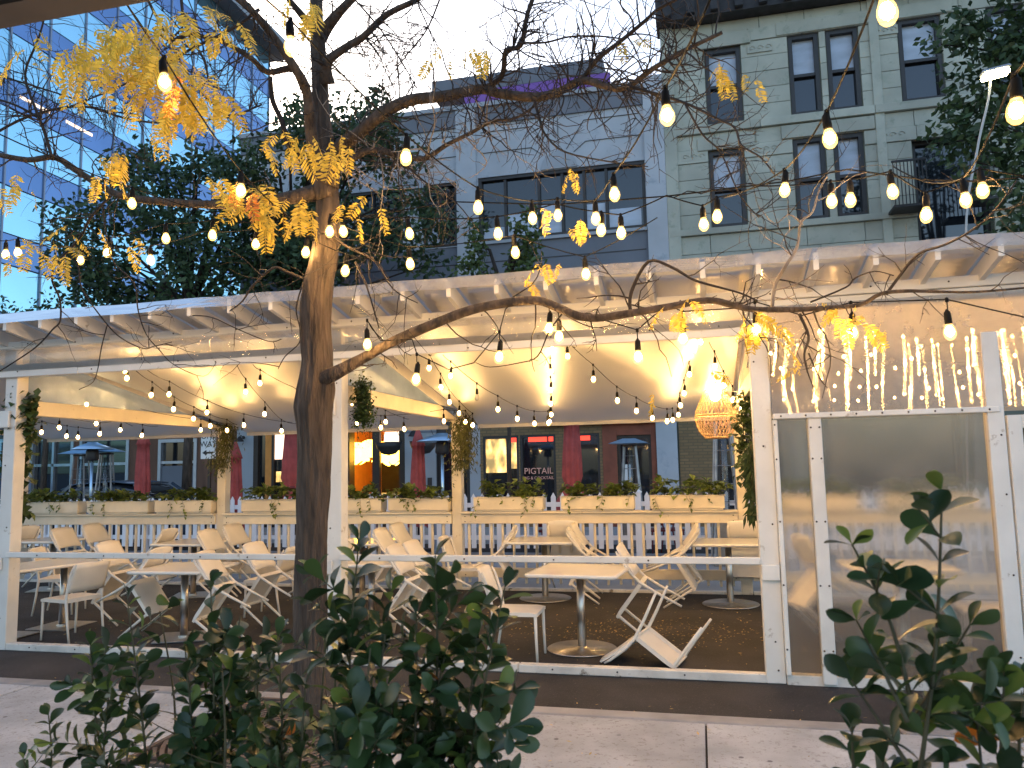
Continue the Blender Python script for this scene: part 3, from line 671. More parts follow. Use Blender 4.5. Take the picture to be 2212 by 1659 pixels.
# planter boxes on the railing, with their plants
def leaf_card(mb, p, d, up, ln, wd, fold=.25):
    d = Vector(d).normalized(); s = d.cross(Vector(up));
    if s.length < .05: s = d.orthogonal()
    s.normalize(); n_ = s.cross(d).normalized()
    a = p + d * ln * .45 + s * wd * .5 + n_ * wd * fold; b = p + d * ln * .45 - s * wd * .5 + n_ * wd * fold
    m_ = p + d * ln * .5; e = p + d * ln - n_ * ln * .12
    mb.add([p, a, e, b, m_], [(0, 1, 4), (1, 2, 4), (2, 3, 4), (3, 0, 4)])
PLX = [(-10.61, -9.54, 'first planter out from the ivy clad post'), (-9.37, -8.26, 'planter below the glass patio heaters'), (-8.14, -7.16, 'planter touching the hanging vine post'), (-6.65, -5.60, 'planter beside the tree trunk'), (-5.45, -4.42, 'planter half hidden by the split grain post'), (-4.31, -3.42, 'planter in front of the slim red parasol'), (-3.05, -2.08, 'planter in front of the window lettered PIGTAIL'), (-1.83, -.86, 'planter in front of the open brick doorway'), (-.65, .29, 'planter below the woven pendant'), (.85, 1.85, 'planter blurred behind the plastic wall panels'), (2.1, 3.1, 'planter behind the wall stud and door')]
for k_, (a, b, where) in enumerate(PLX):
    pl = thing('planter_box', 'cream wooden ' + where, 'planter', ((a + b) / 2, 10.40, 1.167), 0, 'planter boxes on the railing')
    Lx = b - a
    def bx(nm, c, d, m='wood_back', bev=.004):
        g = MB(); g.box(c, d, None, bev); return g.build(nm, M[m], pl, True)
    bx('foot_board', (0, 0, .013), (Lx * .96, .19, .024)); 
    for s in (-1, 1): bx('side_board', (0, s * .105, .105), (Lx, .018, .160)); bx('rim', (0, s * .108, .191), (Lx + .03, .03, .012))
    for s in (-1, 1): bx('end_board', (s * (Lx / 2 - .010), 0, .105), (.018, .190, .160))
    bx('soil', (0, 0, .150), (Lx - .04, .188, .02), 'soil', 0)
    ft = thing('planter_plant', 'leafy green trailing plant growing in the ' + where, 'plant', ((a + b) / 2, 10.40, 1.33), 0, 'plants in the railing planters')
    g = MB(); st = MB()
    for q in range(34):
        px_ = R(-Lx / 2 + .05, Lx / 2 - .05); hh = R(.03, .17) * (1.25 if k_ in (3, 6, 8) else 1); base = Vector((px_, R(-.07, .07), 0)); tipp = base + Vector((R(-.09, .09), R(-.12, .06), hh))
        st.tube([base, (base + tipp) / 2 + Vector((0, 0, .02)), tipp], .0025, 3, False)
        for z in range(6): leaf_card(g, tipp + Vector((R(-.05, .05), R(-.05, .05), R(-.04, .03))), (R(-1, 1), R(-1, .6), R(-.3, .7)), (0, 0, 1), R(.075, .14), R(.06, .11))
    for q in range(3 if k_ % 2 else 4):
        px_ = R(-Lx / 2, Lx / 2 - .05); p = Vector((px_, -.12, .03)); pts = [p + Vector((0, .06, -.01)), p]
        for z in range(random.randint(2, 6)):
            p = p + Vector((R(-.03, .03), R(-.015, .005), -.04)); pts.append(p)
            leaf_card(g, p, (R(-1, 1), R(-.8, -.2), R(-.8, 0)), (0, 0, 1), R(.05, .08), R(.035, .055))
        st.tube(pts, .002, 3, False)
    o = g.build('foliage', M['planter_leaf'], ft, True); o['kind'] = 'stuff'; st.build('stem', M['shrub_stem'], ft, True)
# ================================================================== string lights
bm_ = MB(); bm_.lathe([(0, -.088), (.014, -.084), (.026, -.070), (.0305, -.052), (.028, -.034), (.019, -.014), (.014, 0)], 10)
BULB = bm_.mesh('bulb', M['bulb_glass']); BULB_OFF = BULB.copy(); BULB_OFF.materials.clear(); BULB_OFF.materials.append(M['bulb_off'])
fm_ = MB(); fm_.lathe([(0, -.070), (.011, -.064), (.0215, -.050), (.0205, -.036), (.012, -.020), (0, -.014)], 8); FILA = fm_.mesh('filament', M['bulb'])
sm_ = MB(); sm_.lathe([(.004, .072), (.010, .062), (.016, .055), (.0185, .02), (.0185, .0), (.016, -.006), (0, -.006)], 10); SOCK = sm_.mesh('socket', M['black'])
BULB_POS = []
def q4(x, y): return x * .3414, 531 + y * .3414
def q5(x, y): return 730 + x * .3414, 531 + y * .3414
def q6(x, y): return 1460 + x * .3414, 531 + y * .3414
def string(label, seq, lead=.0, group='string lights', rad=.0038, sag=.02, scale=1.0, cable='black'):
    """seq: (x, y, Y, kind); b = lit bulb centred there, o = unlit bulb, c = the cable passes there"""
    pts = [at(x, y, Y) for x, y, Y, k in seq]
    att = []
    for p, s in zip(pts, seq): att.append(p + Vector((0, 0, (.045 + .072 + lead) * scale)) if s[3] != 'c' else p)
    st = thing('string_light', label, 'string lights', att[0], 0, group)
    g = MB(); path = [att[0]]
    for a, b in zip(att, att[1:]):
        L_ = (b - a).length
        for t in (.25, .5, .75, 1): path.append(a.lerp(b, t) - Vector((0, 0, sag * L_ * 4 * t * (1 - t))))
    g.tube(path, rad, 5)
    for p, s in zip(att, seq):
        if s[3] != 'c': g.tube([p, p - Vector((0, 0, lead * scale + .004))], rad * .9, 5); g.lathe([(.0, .012), (.009, .008), (.009, -.012), (0, -.016)], 6, p)
    g.build('cable', M[cable], st)
    for p, s in zip(att, seq):
        if s[3] == 'c': continue
        tl = Matrix.Rotation(R(-.12, .12), 4, 'X') @ Matrix.Rotation(R(-.12, .12), 4, 'Y')
        so = inst('socket', SOCK, st, Matrix.Translation(p - Vector((0, 0, (.072 + lead) * scale)) - att[0]) @ tl @ Matrix.Scale(scale, 4))
        inst('bulb', BULB if s[3] == 'b' else BULB_OFF, so, Matrix())
        if s[3] == 'b': inst('filament', FILA, so, Matrix())
        BULB_POS.append(p)
    return st
b, c, o_ = 'b', 'c', 'o'
NEAR = 'string lights hung from the building to the tree'
string('string of large warm bulbs swooping past the tree leader and back up', [(520, -60, 1.9, c), (627, 100, 2.35, b), (878, 340, 3.0, b), (1033, 448, 3.6, b), (1150, 472, 4.1, b), (1205, 466, 4.2, b), (1287, 472, 4.0, b), (1327, 420, 3.55, b), (1440, 250, 2.55, b), (1560, -60, 1.85, c)], group=NEAR, scale=.85)
string('string of warm bulbs running through the big cluster of yellow leaves', [(225, -70, 1.9, c), (353, 178, 2.4, b), (520, 412, 3.3, b), (640, 480, 4.2, c), (700, 505, 4.85, c)], group=NEAR, scale=.85)
string('string with a single warm bulb below the low bare limb', [(-40, 270, 3.0, c), (119, 341, 3.4, c), (285, 440, 3.9, b), (480, 465, 4.4, c), (690, 515, 4.9, c)], group=NEAR, scale=.85)
string('string of large warm bulbs slanting down before the stone building to the twisted cable', [(1990, -90, 1.7, c), (1913, 25, 2.0, b), (1790, 300, 2.8, b), (1697, 410, 3.8, b), (1560, 428, 4.7, c)], group=NEAR, scale=.85)
string('string of warm bulbs coming down past the street lamp', [(2290, 20, 1.8, c), (2198, 240, 2.2, b), (2085, 432, 3.7, b), (1995, 392, 4.4, c), (1930, 360, 4.6, c)], group=NEAR, scale=.85)
ROW = 'string lights strung between tree and wire'
string('string of warm bulbs level with the lowest yellow leaves, reaching the trunk', [(-60, 512, 5.2, c), (12, 550, 5.1, b), (38, 545, 5.1, b), (130, 520, 5.1, c), (233, 545, 5.0, b), (358, 515, 4.95, b), (459, 508, 4.9, b), (600, 480, 4.9, c), (680, 500, 4.88, c)], group=ROW)
string('string of warm bulbs hanging in the dark green crown beside the trunk', [(40, 520, 5.4, c), (175, 562, 5.3, b), (325, 562, 5.2, b), (440, 500, 5.1, c), (553, 528, 5.0, b), (662, 545, 4.85, b), (747, 585, 4.8, b), (800, 560, 4.8, c)], group=ROW)
string('string of warm bulbs wrapped round a twisted wire before the stone facade', [(725, 485, 4.75, c), (713, 500, 4.72, b), (740, 500, 4.75, b), (883, 505, 4.9, b), (1075, 505, 4.8, b), (1200, 440, 4.8, c), (1300, 497, 4.75, b), (1342, 503, 4.75, b), (1440, 422, 4.7, c), (1520, 485, 4.7, b), (1550, 467, 4.7, b), (1640, 402, 4.6, c), (1797, 435, 4.5, b), (1838, 432, 4.5, b), (1927, 415, 4.4, b), (2002, 465, 4.2, b), (2122, 412, 4.2, b), (2260, 385, 4.1, c)], group=ROW, rad=.0045)
string('string of three low warm bulbs just above the pergola roof', [(745, 490, 4.8, c), (885, 570, 4.9, b), (1112, 545, 4.9, b), (1265, 592, 5.0, b), (1420, 470, 4.8, c)], group=ROW)
wr = thing('support_wire', 'dark twisted support wire stretched from the trunk across the stone facade', 'wire', at(720, 480, 4.95))
g = MB(); g.tube([at(x, y, Y) for x, y, Y in ((720, 478, 4.95), (980, 436, 4.9), (1200, 442, 4.85), (1440, 424, 4.75), (1700, 392, 4.65), (1830, 366, 4.55), (1990, 388, 4.45), (2120, 392, 4.3), (2300, 372, 4.2))], .005, 5); g.build('wire', M['black'], wr)
g = MB(); g.tube([at(1440 + i * 15, 424 - i * 2.05 + 5 * math.sin(i * 1.5), 4.74 - i * .006) for i in range(18)], .0035, 4); g.build('cable_wrap', M['black'], wr)
def zz(f, L, Y): return [(*f(x, y), Y + d, k) for (x, y, k, d) in L]
string('string of warm bulbs wound along the low drooping branch', zz(q5, [(285, 600, c, 0), (215, 525, c, 0), (185, 625, b, 0), (270, 600, c, 0), (470, 592, c, 0), (500, 845, b, -.05), (700, 782, c, -.05), (860, 740, c, 0), (1025, 705, b, 0), (1060, 400, c, 0), (1130, 340, c, 0), (1340, 525, b, 0), (1400, 575, b, .1), (1600, 430, c, 0), (1700, 475, c, 0), (1900, 705, b, -.1), (2000, 440, c, -.1), (2090, 372, c, -.1), (2185, 590, b, -.1)], 4.75) + zz(q6, [(380, 395, c, -.15), (510, 535, b, -.2), (800, 440, c, -.25), (1120, 550, b, -.3), (1730, 545, b, -.5), (2330, 480, c, -.8)], 4.75), lead=.05, group=ROW, sag=.0)
INN = 'string lights under the pergola ceiling'
def run(label, f, L, Y0, Y1, lead=.06):
    n_ = len(L); x0, x1 = L[0][0], L[-1][0]; y0, y1 = L[0][1], L[-1][1]
    seq = []
    for i, (x, y, k) in enumerate(L):
        t = i / (n_ - 1); Y1_ = 9.85 if Y1 > 9.9 else Y1
        seq.append((*f(x, y), Y0 + (Y1_ - Y0) * t, k))
    string(label, seq, lead, INN, .0035, scale=.85)
run('ceiling string with one warm bulb and empty sockets over the two column table', q4, [(250, 850, c), (330, 870, c), (545, 1005, b), (820, 1010, c), (1065, 1070, c), (1270, 1165, b), (1500, 1130, c)], 7.0, 10.3)
run('ceiling string of five warm bulbs leading to the back vine post', q4, [(860, 790, c), (960, 945, b), (1100, 1035, b), (1225, 1095, b), (1328, 1140, b), (1435, 1168, b), (1500, 1132, c)], 6.9, 10.3)
run('ceiling string of three warm bulbs next to the trunk', q4, [(930, 785, c), (1070, 940, b), (1310, 1055, b), (1542, 1135, b), (1850, 1118, c)], 6.9, 10.3)
run('ceiling string of three warm bulbs passing behind the trunk knot', q4, [(1500, 755, c), (1553, 925, b), (1675, 1065, b), (1780, 1172, b), (1870, 1125, c)], 6.9, 10.3)
run('ceiling string with one warm bulb touching the trunk', q4, [(1600, 750, c), (1645, 870, b), (1850, 892, c), (2030, 980, c), (2075, 1078, b), (2150, 1080, c)], 6.9, 9.8)
run('ceiling string of three warm bulbs beside the ivy', q4, [(130, 1080, c), (262, 1180, b), (422, 1205, b), (493, 1212, b), (620, 1160, c)], 8.2, 10.3)
run('ceiling string of three warm bulbs above the glass patio heaters', q4, [(200, 1060, c), (375, 1150, b), (632, 1190, b), (763, 1165, b), (840, 1140, c)], 8.0, 10.3)
run('ceiling string of two warm bulbs above the faded red parasol', q4, [(330, 1080, c), (608, 1125, b), (900, 1200, b), (1000, 1140, c)], 8.0, 10.3)
run('short front string of two close warm bulbs by the lower beam', q4, [(800, 745, c), (790, 790, b), (803, 838, b), (830, 775, c)], 6.85, 7.2, .0)
run('ceiling string of five warm bulbs ending in the olive vine', q5, [(590, 690, c), (577, 775, b), (650, 895, b), (705, 990, b), (768, 1060, b), (853, 1135, b), (830, 1075, c)], 6.9, 10.2)
run('ceiling string with one burnt out bulb above the lettered window', q5, [(665, 690, c), (715, 825, b), (880, 960, o_), (1013, 1035, b), (1135, 1095, b), (1243, 1125, b), (1330, 1122, b), (1350, 1065, c)], 6.9, 10.3)
run('ceiling string hanging in one straight column of warm bulbs', q5, [(1360, 600, c), (1357, 655, b), (1345, 800, b), (1347, 915, b), (1349, 1000, b), (1349, 1068, b), (1338, 1112, b)], 6.85, 10.3)
run('ceiling string of warm bulbs above the brick doorway', q5, [(1500, 645, c), (1453, 700, b), (1617, 845, b), (1768, 980, b), (1890, 1045, b), (1990, 1090, b), (2085, 1110, b), (2120, 1102, b)], 6.85, 10.2)
run('ceiling string of warm bulbs dropping steeply beside the woven pendant', q6, [(105, 590, c), (155, 610, b), (115, 660, b), (88, 815, b), (55, 935, b), (28, 1010, b), (15, 1070, b)], 6.85, 9.6)
run('ceiling string of warm bulbs between woven pendant and post', q6, [(210, 610, c), (248, 765, b), (305, 885, b), (362, 975, b), (412, 1035, b), (440, 1000, c)], 7.0, 9.4)
run('ceiling string of warm bulbs behind the hanging greenery of the split grain post', q5, [(40, 960, c), (88, 995, b), (195, 1065, b), (300, 1115, b), (418, 1160, b), (450, 1095, c)], 7.6, 10.2)
run('short ceiling string of warm bulbs in front of the yellow pendant lamps', q5, [(60, 1080, c), (120, 1125, b), (272, 1150, b), (670, 1110, b), (808, 1115, b), (840, 1090, c)], 8.4, 10.3)
for k_, (x0, x1, y, n_) in enumerate(((.72, 3.9, 7.35, 11), (.85, 3.9, 7.8, 12), (.8, 3.8, 8.3, 12), (.95, 3.9, 8.8, 11))):
    st = thing('string_light', 'string of warm bulbs behind the vinyl curtain, %s' % ['closest to it', 'second in from it', 'in mid bay', 'towards the railing'][k_], 'string lights', (x0, y, 2.85), 0, INN)
    zb = zr(y) - .14
    pts = [Vector((x0 + (x1 - x0) * (t + R(-.35, .35)) / n_, y + .15 * math.sin(t), zb - .06 - .08 * math.sin(PI * t / n_) + R(-.03, .03))) for t in range(n_ + 1)]
    g = MB(); g.tube(pts, .0035, 5); g.build('cable', M['black'], st)
    for p in pts:
        so = inst('socket', SOCK, st, Matrix.Translation(p - Vector((0, 0, .06)) - st.location) @ Matrix.Scale(.62, 4)); inst('bulb', BULB, so, Matrix()); inst('filament', FILA, so, Matrix())
# ================================================================== the honey locust in front of the pergola
K = 1 / 1.1302
lt = thing('locust_tree', 'nearly bare locust tree with a dark knotty trunk and last yellow leaves', 'tree', (-2.70, 4.95, .09))
def smooth(pts, n=4):
    """Catmull-Rom through (Vector, radius)"""
    out = []
    for i in range(len(pts) - 1):
        p0 = pts[max(i - 1, 0)]; p1 = pts[i]; p2 = pts[i + 1]; p3 = pts[min(i + 2, len(pts) - 1)]
        for k in range(n):
            t = k / n
            v = .5 * ((2 * p1[0]) + (p2[0] - p0[0]) * t + (2 * p0[0] - 5 * p1[0] + 4 * p2[0] - p3[0]) * t * t + (3 * p1[0] - p0[0] - 3 * p2[0] + p3[0]) * t ** 3)
            out.append((v, p1[1] + (p2[1] - p1[1]) * t))
    out.append(pts[-1]); return out
tr_d = [(660, 1575, .135), (665, 1540, .118), (668, 1480, .104), (668, 1400, .100), (670, 1300, .104), (672, 1200, .104), (675, 1100, .106), (678, 1000, .112), (680, 930, .118), (678, 880, .130), (683, 840, .125), (686, 780, .104), (682, 720, .104), (682, 660, .108), (688, 610, .100), (700, 560, .090), (706, 500, .082), (708, 430, .076), (704, 360, .074), (700, 310, .068), (694, 240, .058), (690, 160, .054), (687, 90, .050), (684, 20, .045), (682, -80, .040)]
sp = smooth([(at(x, y, 4.97), r) for x, y, r in tr_d], 12)
g = MB(); n = 72; o0 = len(g.v)
for i, (p, r) in enumerate(sp):
    for k in range(n):
        a = 2 * PI * k / n; d = Vector((math.cos(a), math.sin(a), 0))
        q = p + d * r
        zz_ = p.z; tw_ = a + .10 * math.sin(zz_ * 2.1)
        c1, s1 = math.cos(tw_), math.sin(tw_)
        ridge = abs(mnoise.noise(Vector((c1 * 4.2, s1 * 4.2, zz_ * 1.5)))) ** .8; fine = abs(mnoise.noise(Vector((c1 * 10, s1 * 10, zz_ * 4.0))))
        rr = r * (.98 + .09 * mnoise.noise(Vector((d.x * 2.2, d.y * 2.2, zz_ * 3.2))) + .15 * ridge + .07 * fine + .14 * max(0, mnoise.noise(Vector((d.x * 1.5 + 9, d.y * 1.5, zz_ * 2.4 + 4))) - .25))
        g.v.append(tuple(p + d * rr))
for i in range(len(sp) - 1):
    for k in range(n): g.f.append((i * n + k, i * n + (k + 1) % n, (i + 1) * n + (k + 1) % n, (i + 1) * n + k)); g.sm.append(True)
g.build('trunk', M['bark'], lt)
def Pp(L, Y0, Y1): return [at(x * K, y * K, Y0 + (Y1 - Y0) * i / max(1, len(L) - 1)) for i, (x, y) in enumerate(L)]
def Dd(L, Y0, Y1): return [at(x, y, Y0 + (Y1 - Y0) * i / max(1, len(L) - 1)) for i, (x, y) in enumerate(L)]
BR = []   # (points, r0, r1, pale, twig density)
def br(pts, r0, r1, pale=False, dens=1.0): BR.append((pts, r0, r1, pale, dens))
br(Dd([(705, 430), (673, 300), (666, 200), (644, 156), (594, 84), (544, 24), (480, -30)], 4.95, 4.2), .042, .020, False, .8)
br(Dd([(660, 190), (634, 148), (584, 160), (544, 130), (494, 100), (444, 84), (404, 66), (364, 84), (330, 60)], 4.8, 4.0), .024, .008)
br(Dd([(584, 165), (590, 215), (612, 262), (625, 310), (652, 350), (690, 420)], 4.75, 4.95), .016, .026, False, .4)
br(Dd([(690, 80), (734, 30), (800, -40)], 4.97, 4.8), .032, .02)
br(Dd([(705, 180), (708, 140), (744, 100), (781, 75), (832, 34), (900, 0), (960, -40)], 4.97, 4.7), .034, .016, False, 1.4)
br(Dd([(686, 75), (644, 26), (600, -30)], 4.97, 4.7), .022, .016)
br(Dd([(705, 400), (730, 321), (771, 290), (826, 256), (884, 219), (952, 204), (1037, 195), (1071, 202), (1153, 208), (1208, 191), (1259, 174), (1310, 186), (1351, 184), (1413, 147), (1482, 106), (1560, 70)], 4.95, 4.1), .050, .010, False, 1.5)
br(Dd([(1037, 195), (1078, 164), (1092, 119), (1119, 92), (1140, 34), (1165, -40)], 4.6, 4.3), .020, .012, False, 1.6)
br(Dd([(1119, 92), (1180, 94), (1230, 82), (1290, 80), (1345, 84)], 4.4, 4.2), .007, .004, False, 1.6)
br(Dd([(1259, 171), (1293, 133), (1344, 82), (1396, 37), (1430, 13), (1500, -20)], 4.4, 4.1), .016, .008, False, 1.5)
br(Dd([(1351, 184), (1396, 198), (1440, 205), (1494, 232), (1545, 256), (1590, 273), (1603, 307), (1638, 345), (1672, 375)], 4.25, 3.9), .010, .004, False, 1.2)
br(Dd([(1153, 212), (1163, 259), (1181, 290), (1225, 328), (1320, 352), (1400, 360)], 4.5, 4.3), .010, .003, False, 1.5)
br(Dd([(715, 375), (740, 362), (798, 324), (849, 328), (918, 348), (966, 317), (1020, 290), (1071, 266), (1122, 252), (1190, 200)], 4.95, 4.7), .028, .005, True, 1.6)
br(Dd([(849, 328), (880, 360), (930, 400), (985, 440), (1035, 500)], 4.85, 4.8), .010, .003, False, 1.5)
low = Pp([(770, 935), (825, 909), (902, 866), (960, 828), (1037, 801), (1134, 766), (1211, 743), (1307, 735), (1365, 750), (1404, 770), (1458, 777), (1539, 766), (1635, 750), (1727, 731), (1785, 739), (1843, 752), (1939, 756), (1997, 750), (2094, 743), (2152, 723), (2209, 712), (2267, 716), (2383, 708), (2530, 700)], 4.95, 4.25)
br(low, .040, .005, False, .55)
br(Pp([(1539, 766), (1539, 708), (1587, 639), (1640, 650), (1689, 683), (1727, 691), (1804, 716), (1850, 735)], 4.7, 4.5), .013, .005, False, .9)
br(Pp([(1951, 766), (1970, 816), (1962, 862), (1966, 901), (1986, 947)], 4.5, 4.4), .010, .003, False, .8)
br(Pp([(1974, 862), (1997, 920), (2020, 947)], 4.45, 4.4), .005, .002, False, .6)
br(Pp([(2163, 720), (2190, 677), (2240, 623), (2306, 598), (2364, 567), (2422, 517), (2483, 440)], 4.4, 4.1), .009, .004, False, 1.0)
br(Pp([(1978, 738), (2059, 702), (2086, 677), (2140, 656), (2182, 673)], 4.5, 4.4), .006, .003, False, .9)
br(Pp([(1377, 760), (1340, 815), (1307, 866), (1261, 889), (1203, 901), (1161, 885)], 4.75, 4.6), .006, .002, False, .5)
br(Pp([(1885, 750), (1897, 689), (1920, 650), (1947, 602), (1959, 548), (1989, 513), (1999, 463), (2020, 430)], 4.5, 4.3), .011, .005, True, 1.0)
br(Pp([(1959, 548), (1925, 530), (1897, 545), (1850, 500)], 4.4, 4.3), .005, .002, True, .8)
br(Pp([(771, 470), (690, 492), (559, 498), (424, 498), (289, 478), (193, 420), (127, 386), (58, 390), (-30, 372)], 4.95, 4.3), .036, .017, False, .9)
br(Pp([(127, 386), (104, 320), (81, 262), (62, 177), (95, 100), (112, 30)], 4.35, 4.1), .013, .006, False, 1.3)
br(Pp([(90, 285), (40, 255), (-30, 235)], 4.3, 4.2), .010, .007, False, 1.0)
br(Pp([(-20, 330), (80, 285), (200, 260), (310, 290), (420, 300), (560, 285), (640, 255)], 4.5, 4.8), .010, .006, False, 1.5)
br(Pp([(-20, 180), (60, 205), (170, 235), (250, 265), (340, 280)], 4.4, 4.6), .008, .004, False, 1.5)
br(Pp([(270, 478), (231, 532), (208, 571), (174, 602), (143, 646), (135, 689), (143, 727), (145, 781), (131, 808), (77, 851), (-10, 912)], 4.5, 4.7), .010, .005, False, .7)
br(Pp([(174, 602), (189, 650), (204, 712), (262, 789), (301, 828), (347, 847), (386, 843), (420, 835)], 4.55, 4.7), .007, .003, False, .7)
br(Pp([(262, 793), (251, 851), (231, 901), (224, 936), (193, 951)], 4.62, 4.6), .005, .002, False, .6)
br(Pp([(250, 500), (278, 631), (324, 693), (340, 754), (359, 816), (390, 858), (424, 893), (494, 916), (528, 885)], 4.55, 4.8), .006, .002, False, .6)
br(Pp([(470, 770), (517, 777), (579, 801), (656, 831), (687, 828)], 4.8, 4.85), .005, .003, False, .6)
br(Pp([(750, 685), (700, 665), (671, 658), (617, 696), (590, 731), (560, 760)], 4.95, 4.8), .014, .004, False, .9)
br(Pp([(740, 690), (718, 754), (729, 801), (725, 839), (694, 866), (679, 901)], 4.87, 4.8), .006, .003, False, .6)
br(Pp([(790, 560), (850, 600), (910, 640), (960, 700), (1020, 740)], 4.95, 4.7), .012, .003, False, 1.0)
br(Pp([(868, 640), (900, 700), (925, 800)], 4.8, 4.75), .008, .004, False, .5)
br(Dd([(560, 20), (500, 60), (420, 110), (330, 150), (240, 190), (150, 230)], 4.4, 3.9), .012, .004, False, 1.5)
br(Dd([(390, -40), (405, 60), (440, 130), (450, 175)], 4.0, 4.2), .012, .006, False, 1.2)
br(Dd([(300, -40), (350, 60), (420, 180), (500, 260)], 3.9, 4.3), .010, .005, False, 1.3)
br(Dd([(740, -30), (820, 60), (860, 130), (900, 190)], 4.7, 4.8), .008, .004, False, 1.8)
br(Dd([(960, -30), (930, 60), (880, 110), (840, 170)], 4.6, 4.8), .007, .003, False, 1.8)
br(Dd([(1480, 225), (1520, 290), (1560, 330), (1600, 420), (1640, 470)], 4.1, 4.3), .006, .003, False, 1.3)
TW = MB(); TWP = MB(); TIPS = []
def twig(mb, p, d, L, r, lev):
    n = max(3, int(L / .06)); pts = [p]; d = d.normalized()
    for i in range(n):
        d = (d + Vector((R(-.34, .34), R(-.30, .30), R(-.32, .34)))).normalized(); p = p + d * (L / n); pts.append(p)
    mb.tube(pts, [r * (1 - .65 * i / n) for i in range(n + 1)], 4 if lev == 0 else 3, False)
    TIPS.append(pts[-1])
    if lev < 2:
        for q in range(random.randint(1, 3) if lev == 0 else random.randint(0, 2)):
            i = random.randint(1, n - 1); t = (pts[i + 1] - pts[i - 1]).normalized(); sd_ = t.orthogonal(); sd_.rotate(Quaternion(t, R(0, 2 * PI)))
            twig(mb, pts[i], t * .7 + sd_ * R(.5, 1.0), L * R(.35, .65), r * .62, lev + 1)
for pts, r0, r1, pale, dens in BR:
    s_ = smooth([(p + Vector((R(-.012, .012), R(-.03, .03), R(-.012, .012))) if 0 < i < len(pts) - 1 else p, r0 + (r1 - r0) * i / (len(pts) - 1)) for i, p in enumerate(pts)], 4)
    g = MB(); pts_j = []
    rad = [r * (1 + .10 * mnoise.noise(p * 9)) * ((1 + .9 * max(0, 1 - i / 9) ** 2) if r0 > .02 else 1) for i, (p, r) in enumerate(s_)]
    g.tube([p for p, r in s_], rad, 9 if r0 > .02 else 6); g.build('limb', M['bark'] if r0 > .022 else (M['twig_pale'] if pale else M['twig']), lt)
    Ls = sum((s_[i + 1][0] - s_[i][0]).length for i in range(len(s_) - 1)); nt_ = int(Ls * (24 if dens >= 1.2 else 14 if dens >= 1 else 9) * dens)
    for q in range(nt_):
        i = random.randint(1, len(s_) - 2); t = (s_[i + 1][0] - s_[i - 1][0]).normalized(); sd_ = t.orthogonal(); sd_.rotate(Quaternion(t, R(0, 2 * PI)))
        twig(TWP if pale and random.random() < .6 else TW, s_[i][0], t * R(.1, .8) + sd_, R(.12, .62) * (1 if r0 > .01 else .7), max(.0034, min(.006, s_[i][1] * .5)), 0)
o = TW.build('twig_growth', M['twig'], lt); o['kind'] = 'stuff'; o = TWP.build('pale_twig_growth', M['twig_pale'], lt); o['kind'] = 'stuff'
# compound leaves, hanging in sprays
def comp_leaf(npair, L, seed):
    rs = random.Random(seed); g = MB(); bend = rs.uniform(-.35, .35); pts = []
    for i in range(npair + 2):
        t = i / (npair + 1); pts.append(Vector((L * t, L * bend * t * t * .5, -L * .25 * t * t)))
    g.tube(pts, .0012, 3, False)
    for i in range(1, npair + 1):
        p = pts[i]; t = (pts[i + 1] - pts[i - 1]).normalized(); s = t.cross(Vector((0, 0, 1))).normalized()
        ll = L * (.20 + .10 * math.sin(PI * i / npair)) ; ww = ll * .30
        for sg in (-1, 1):
            if rs.random() < .06: continue
            d = (s * sg + t * rs.uniform(.25, .7) + Vector((0, 0, rs.uniform(-.5, .1)))).normalized(); w_ = d.cross(Vector((0, 0, 1))).normalized() * ww * .5
            m1 = p + d * ll * .3; m2 = p + d * ll * .72; e = p + d * ll
            g.add([p, m1 + w_ * .9, m2 + w_ * .85, e, m2 - w_ * .85, m1 - w_ * .9], [(0, 1, 5), (1, 2, 4, 5), (2, 3, 4)])
    return g
LEAF = [comp_leaf(n_, L_, s_).mesh('compound_leaf', M['yellow']) for n_, L_, s_ in ((9, .17, 1), (10, .19, 2), (8, .15, 3), (11, .20, 4), (7, .13, 5))]
LEAFO = [m_.copy() for m_ in LEAF[:2]]
for m_ in LEAFO: m_.materials.clear(); m_.materials.append(M['orange'])
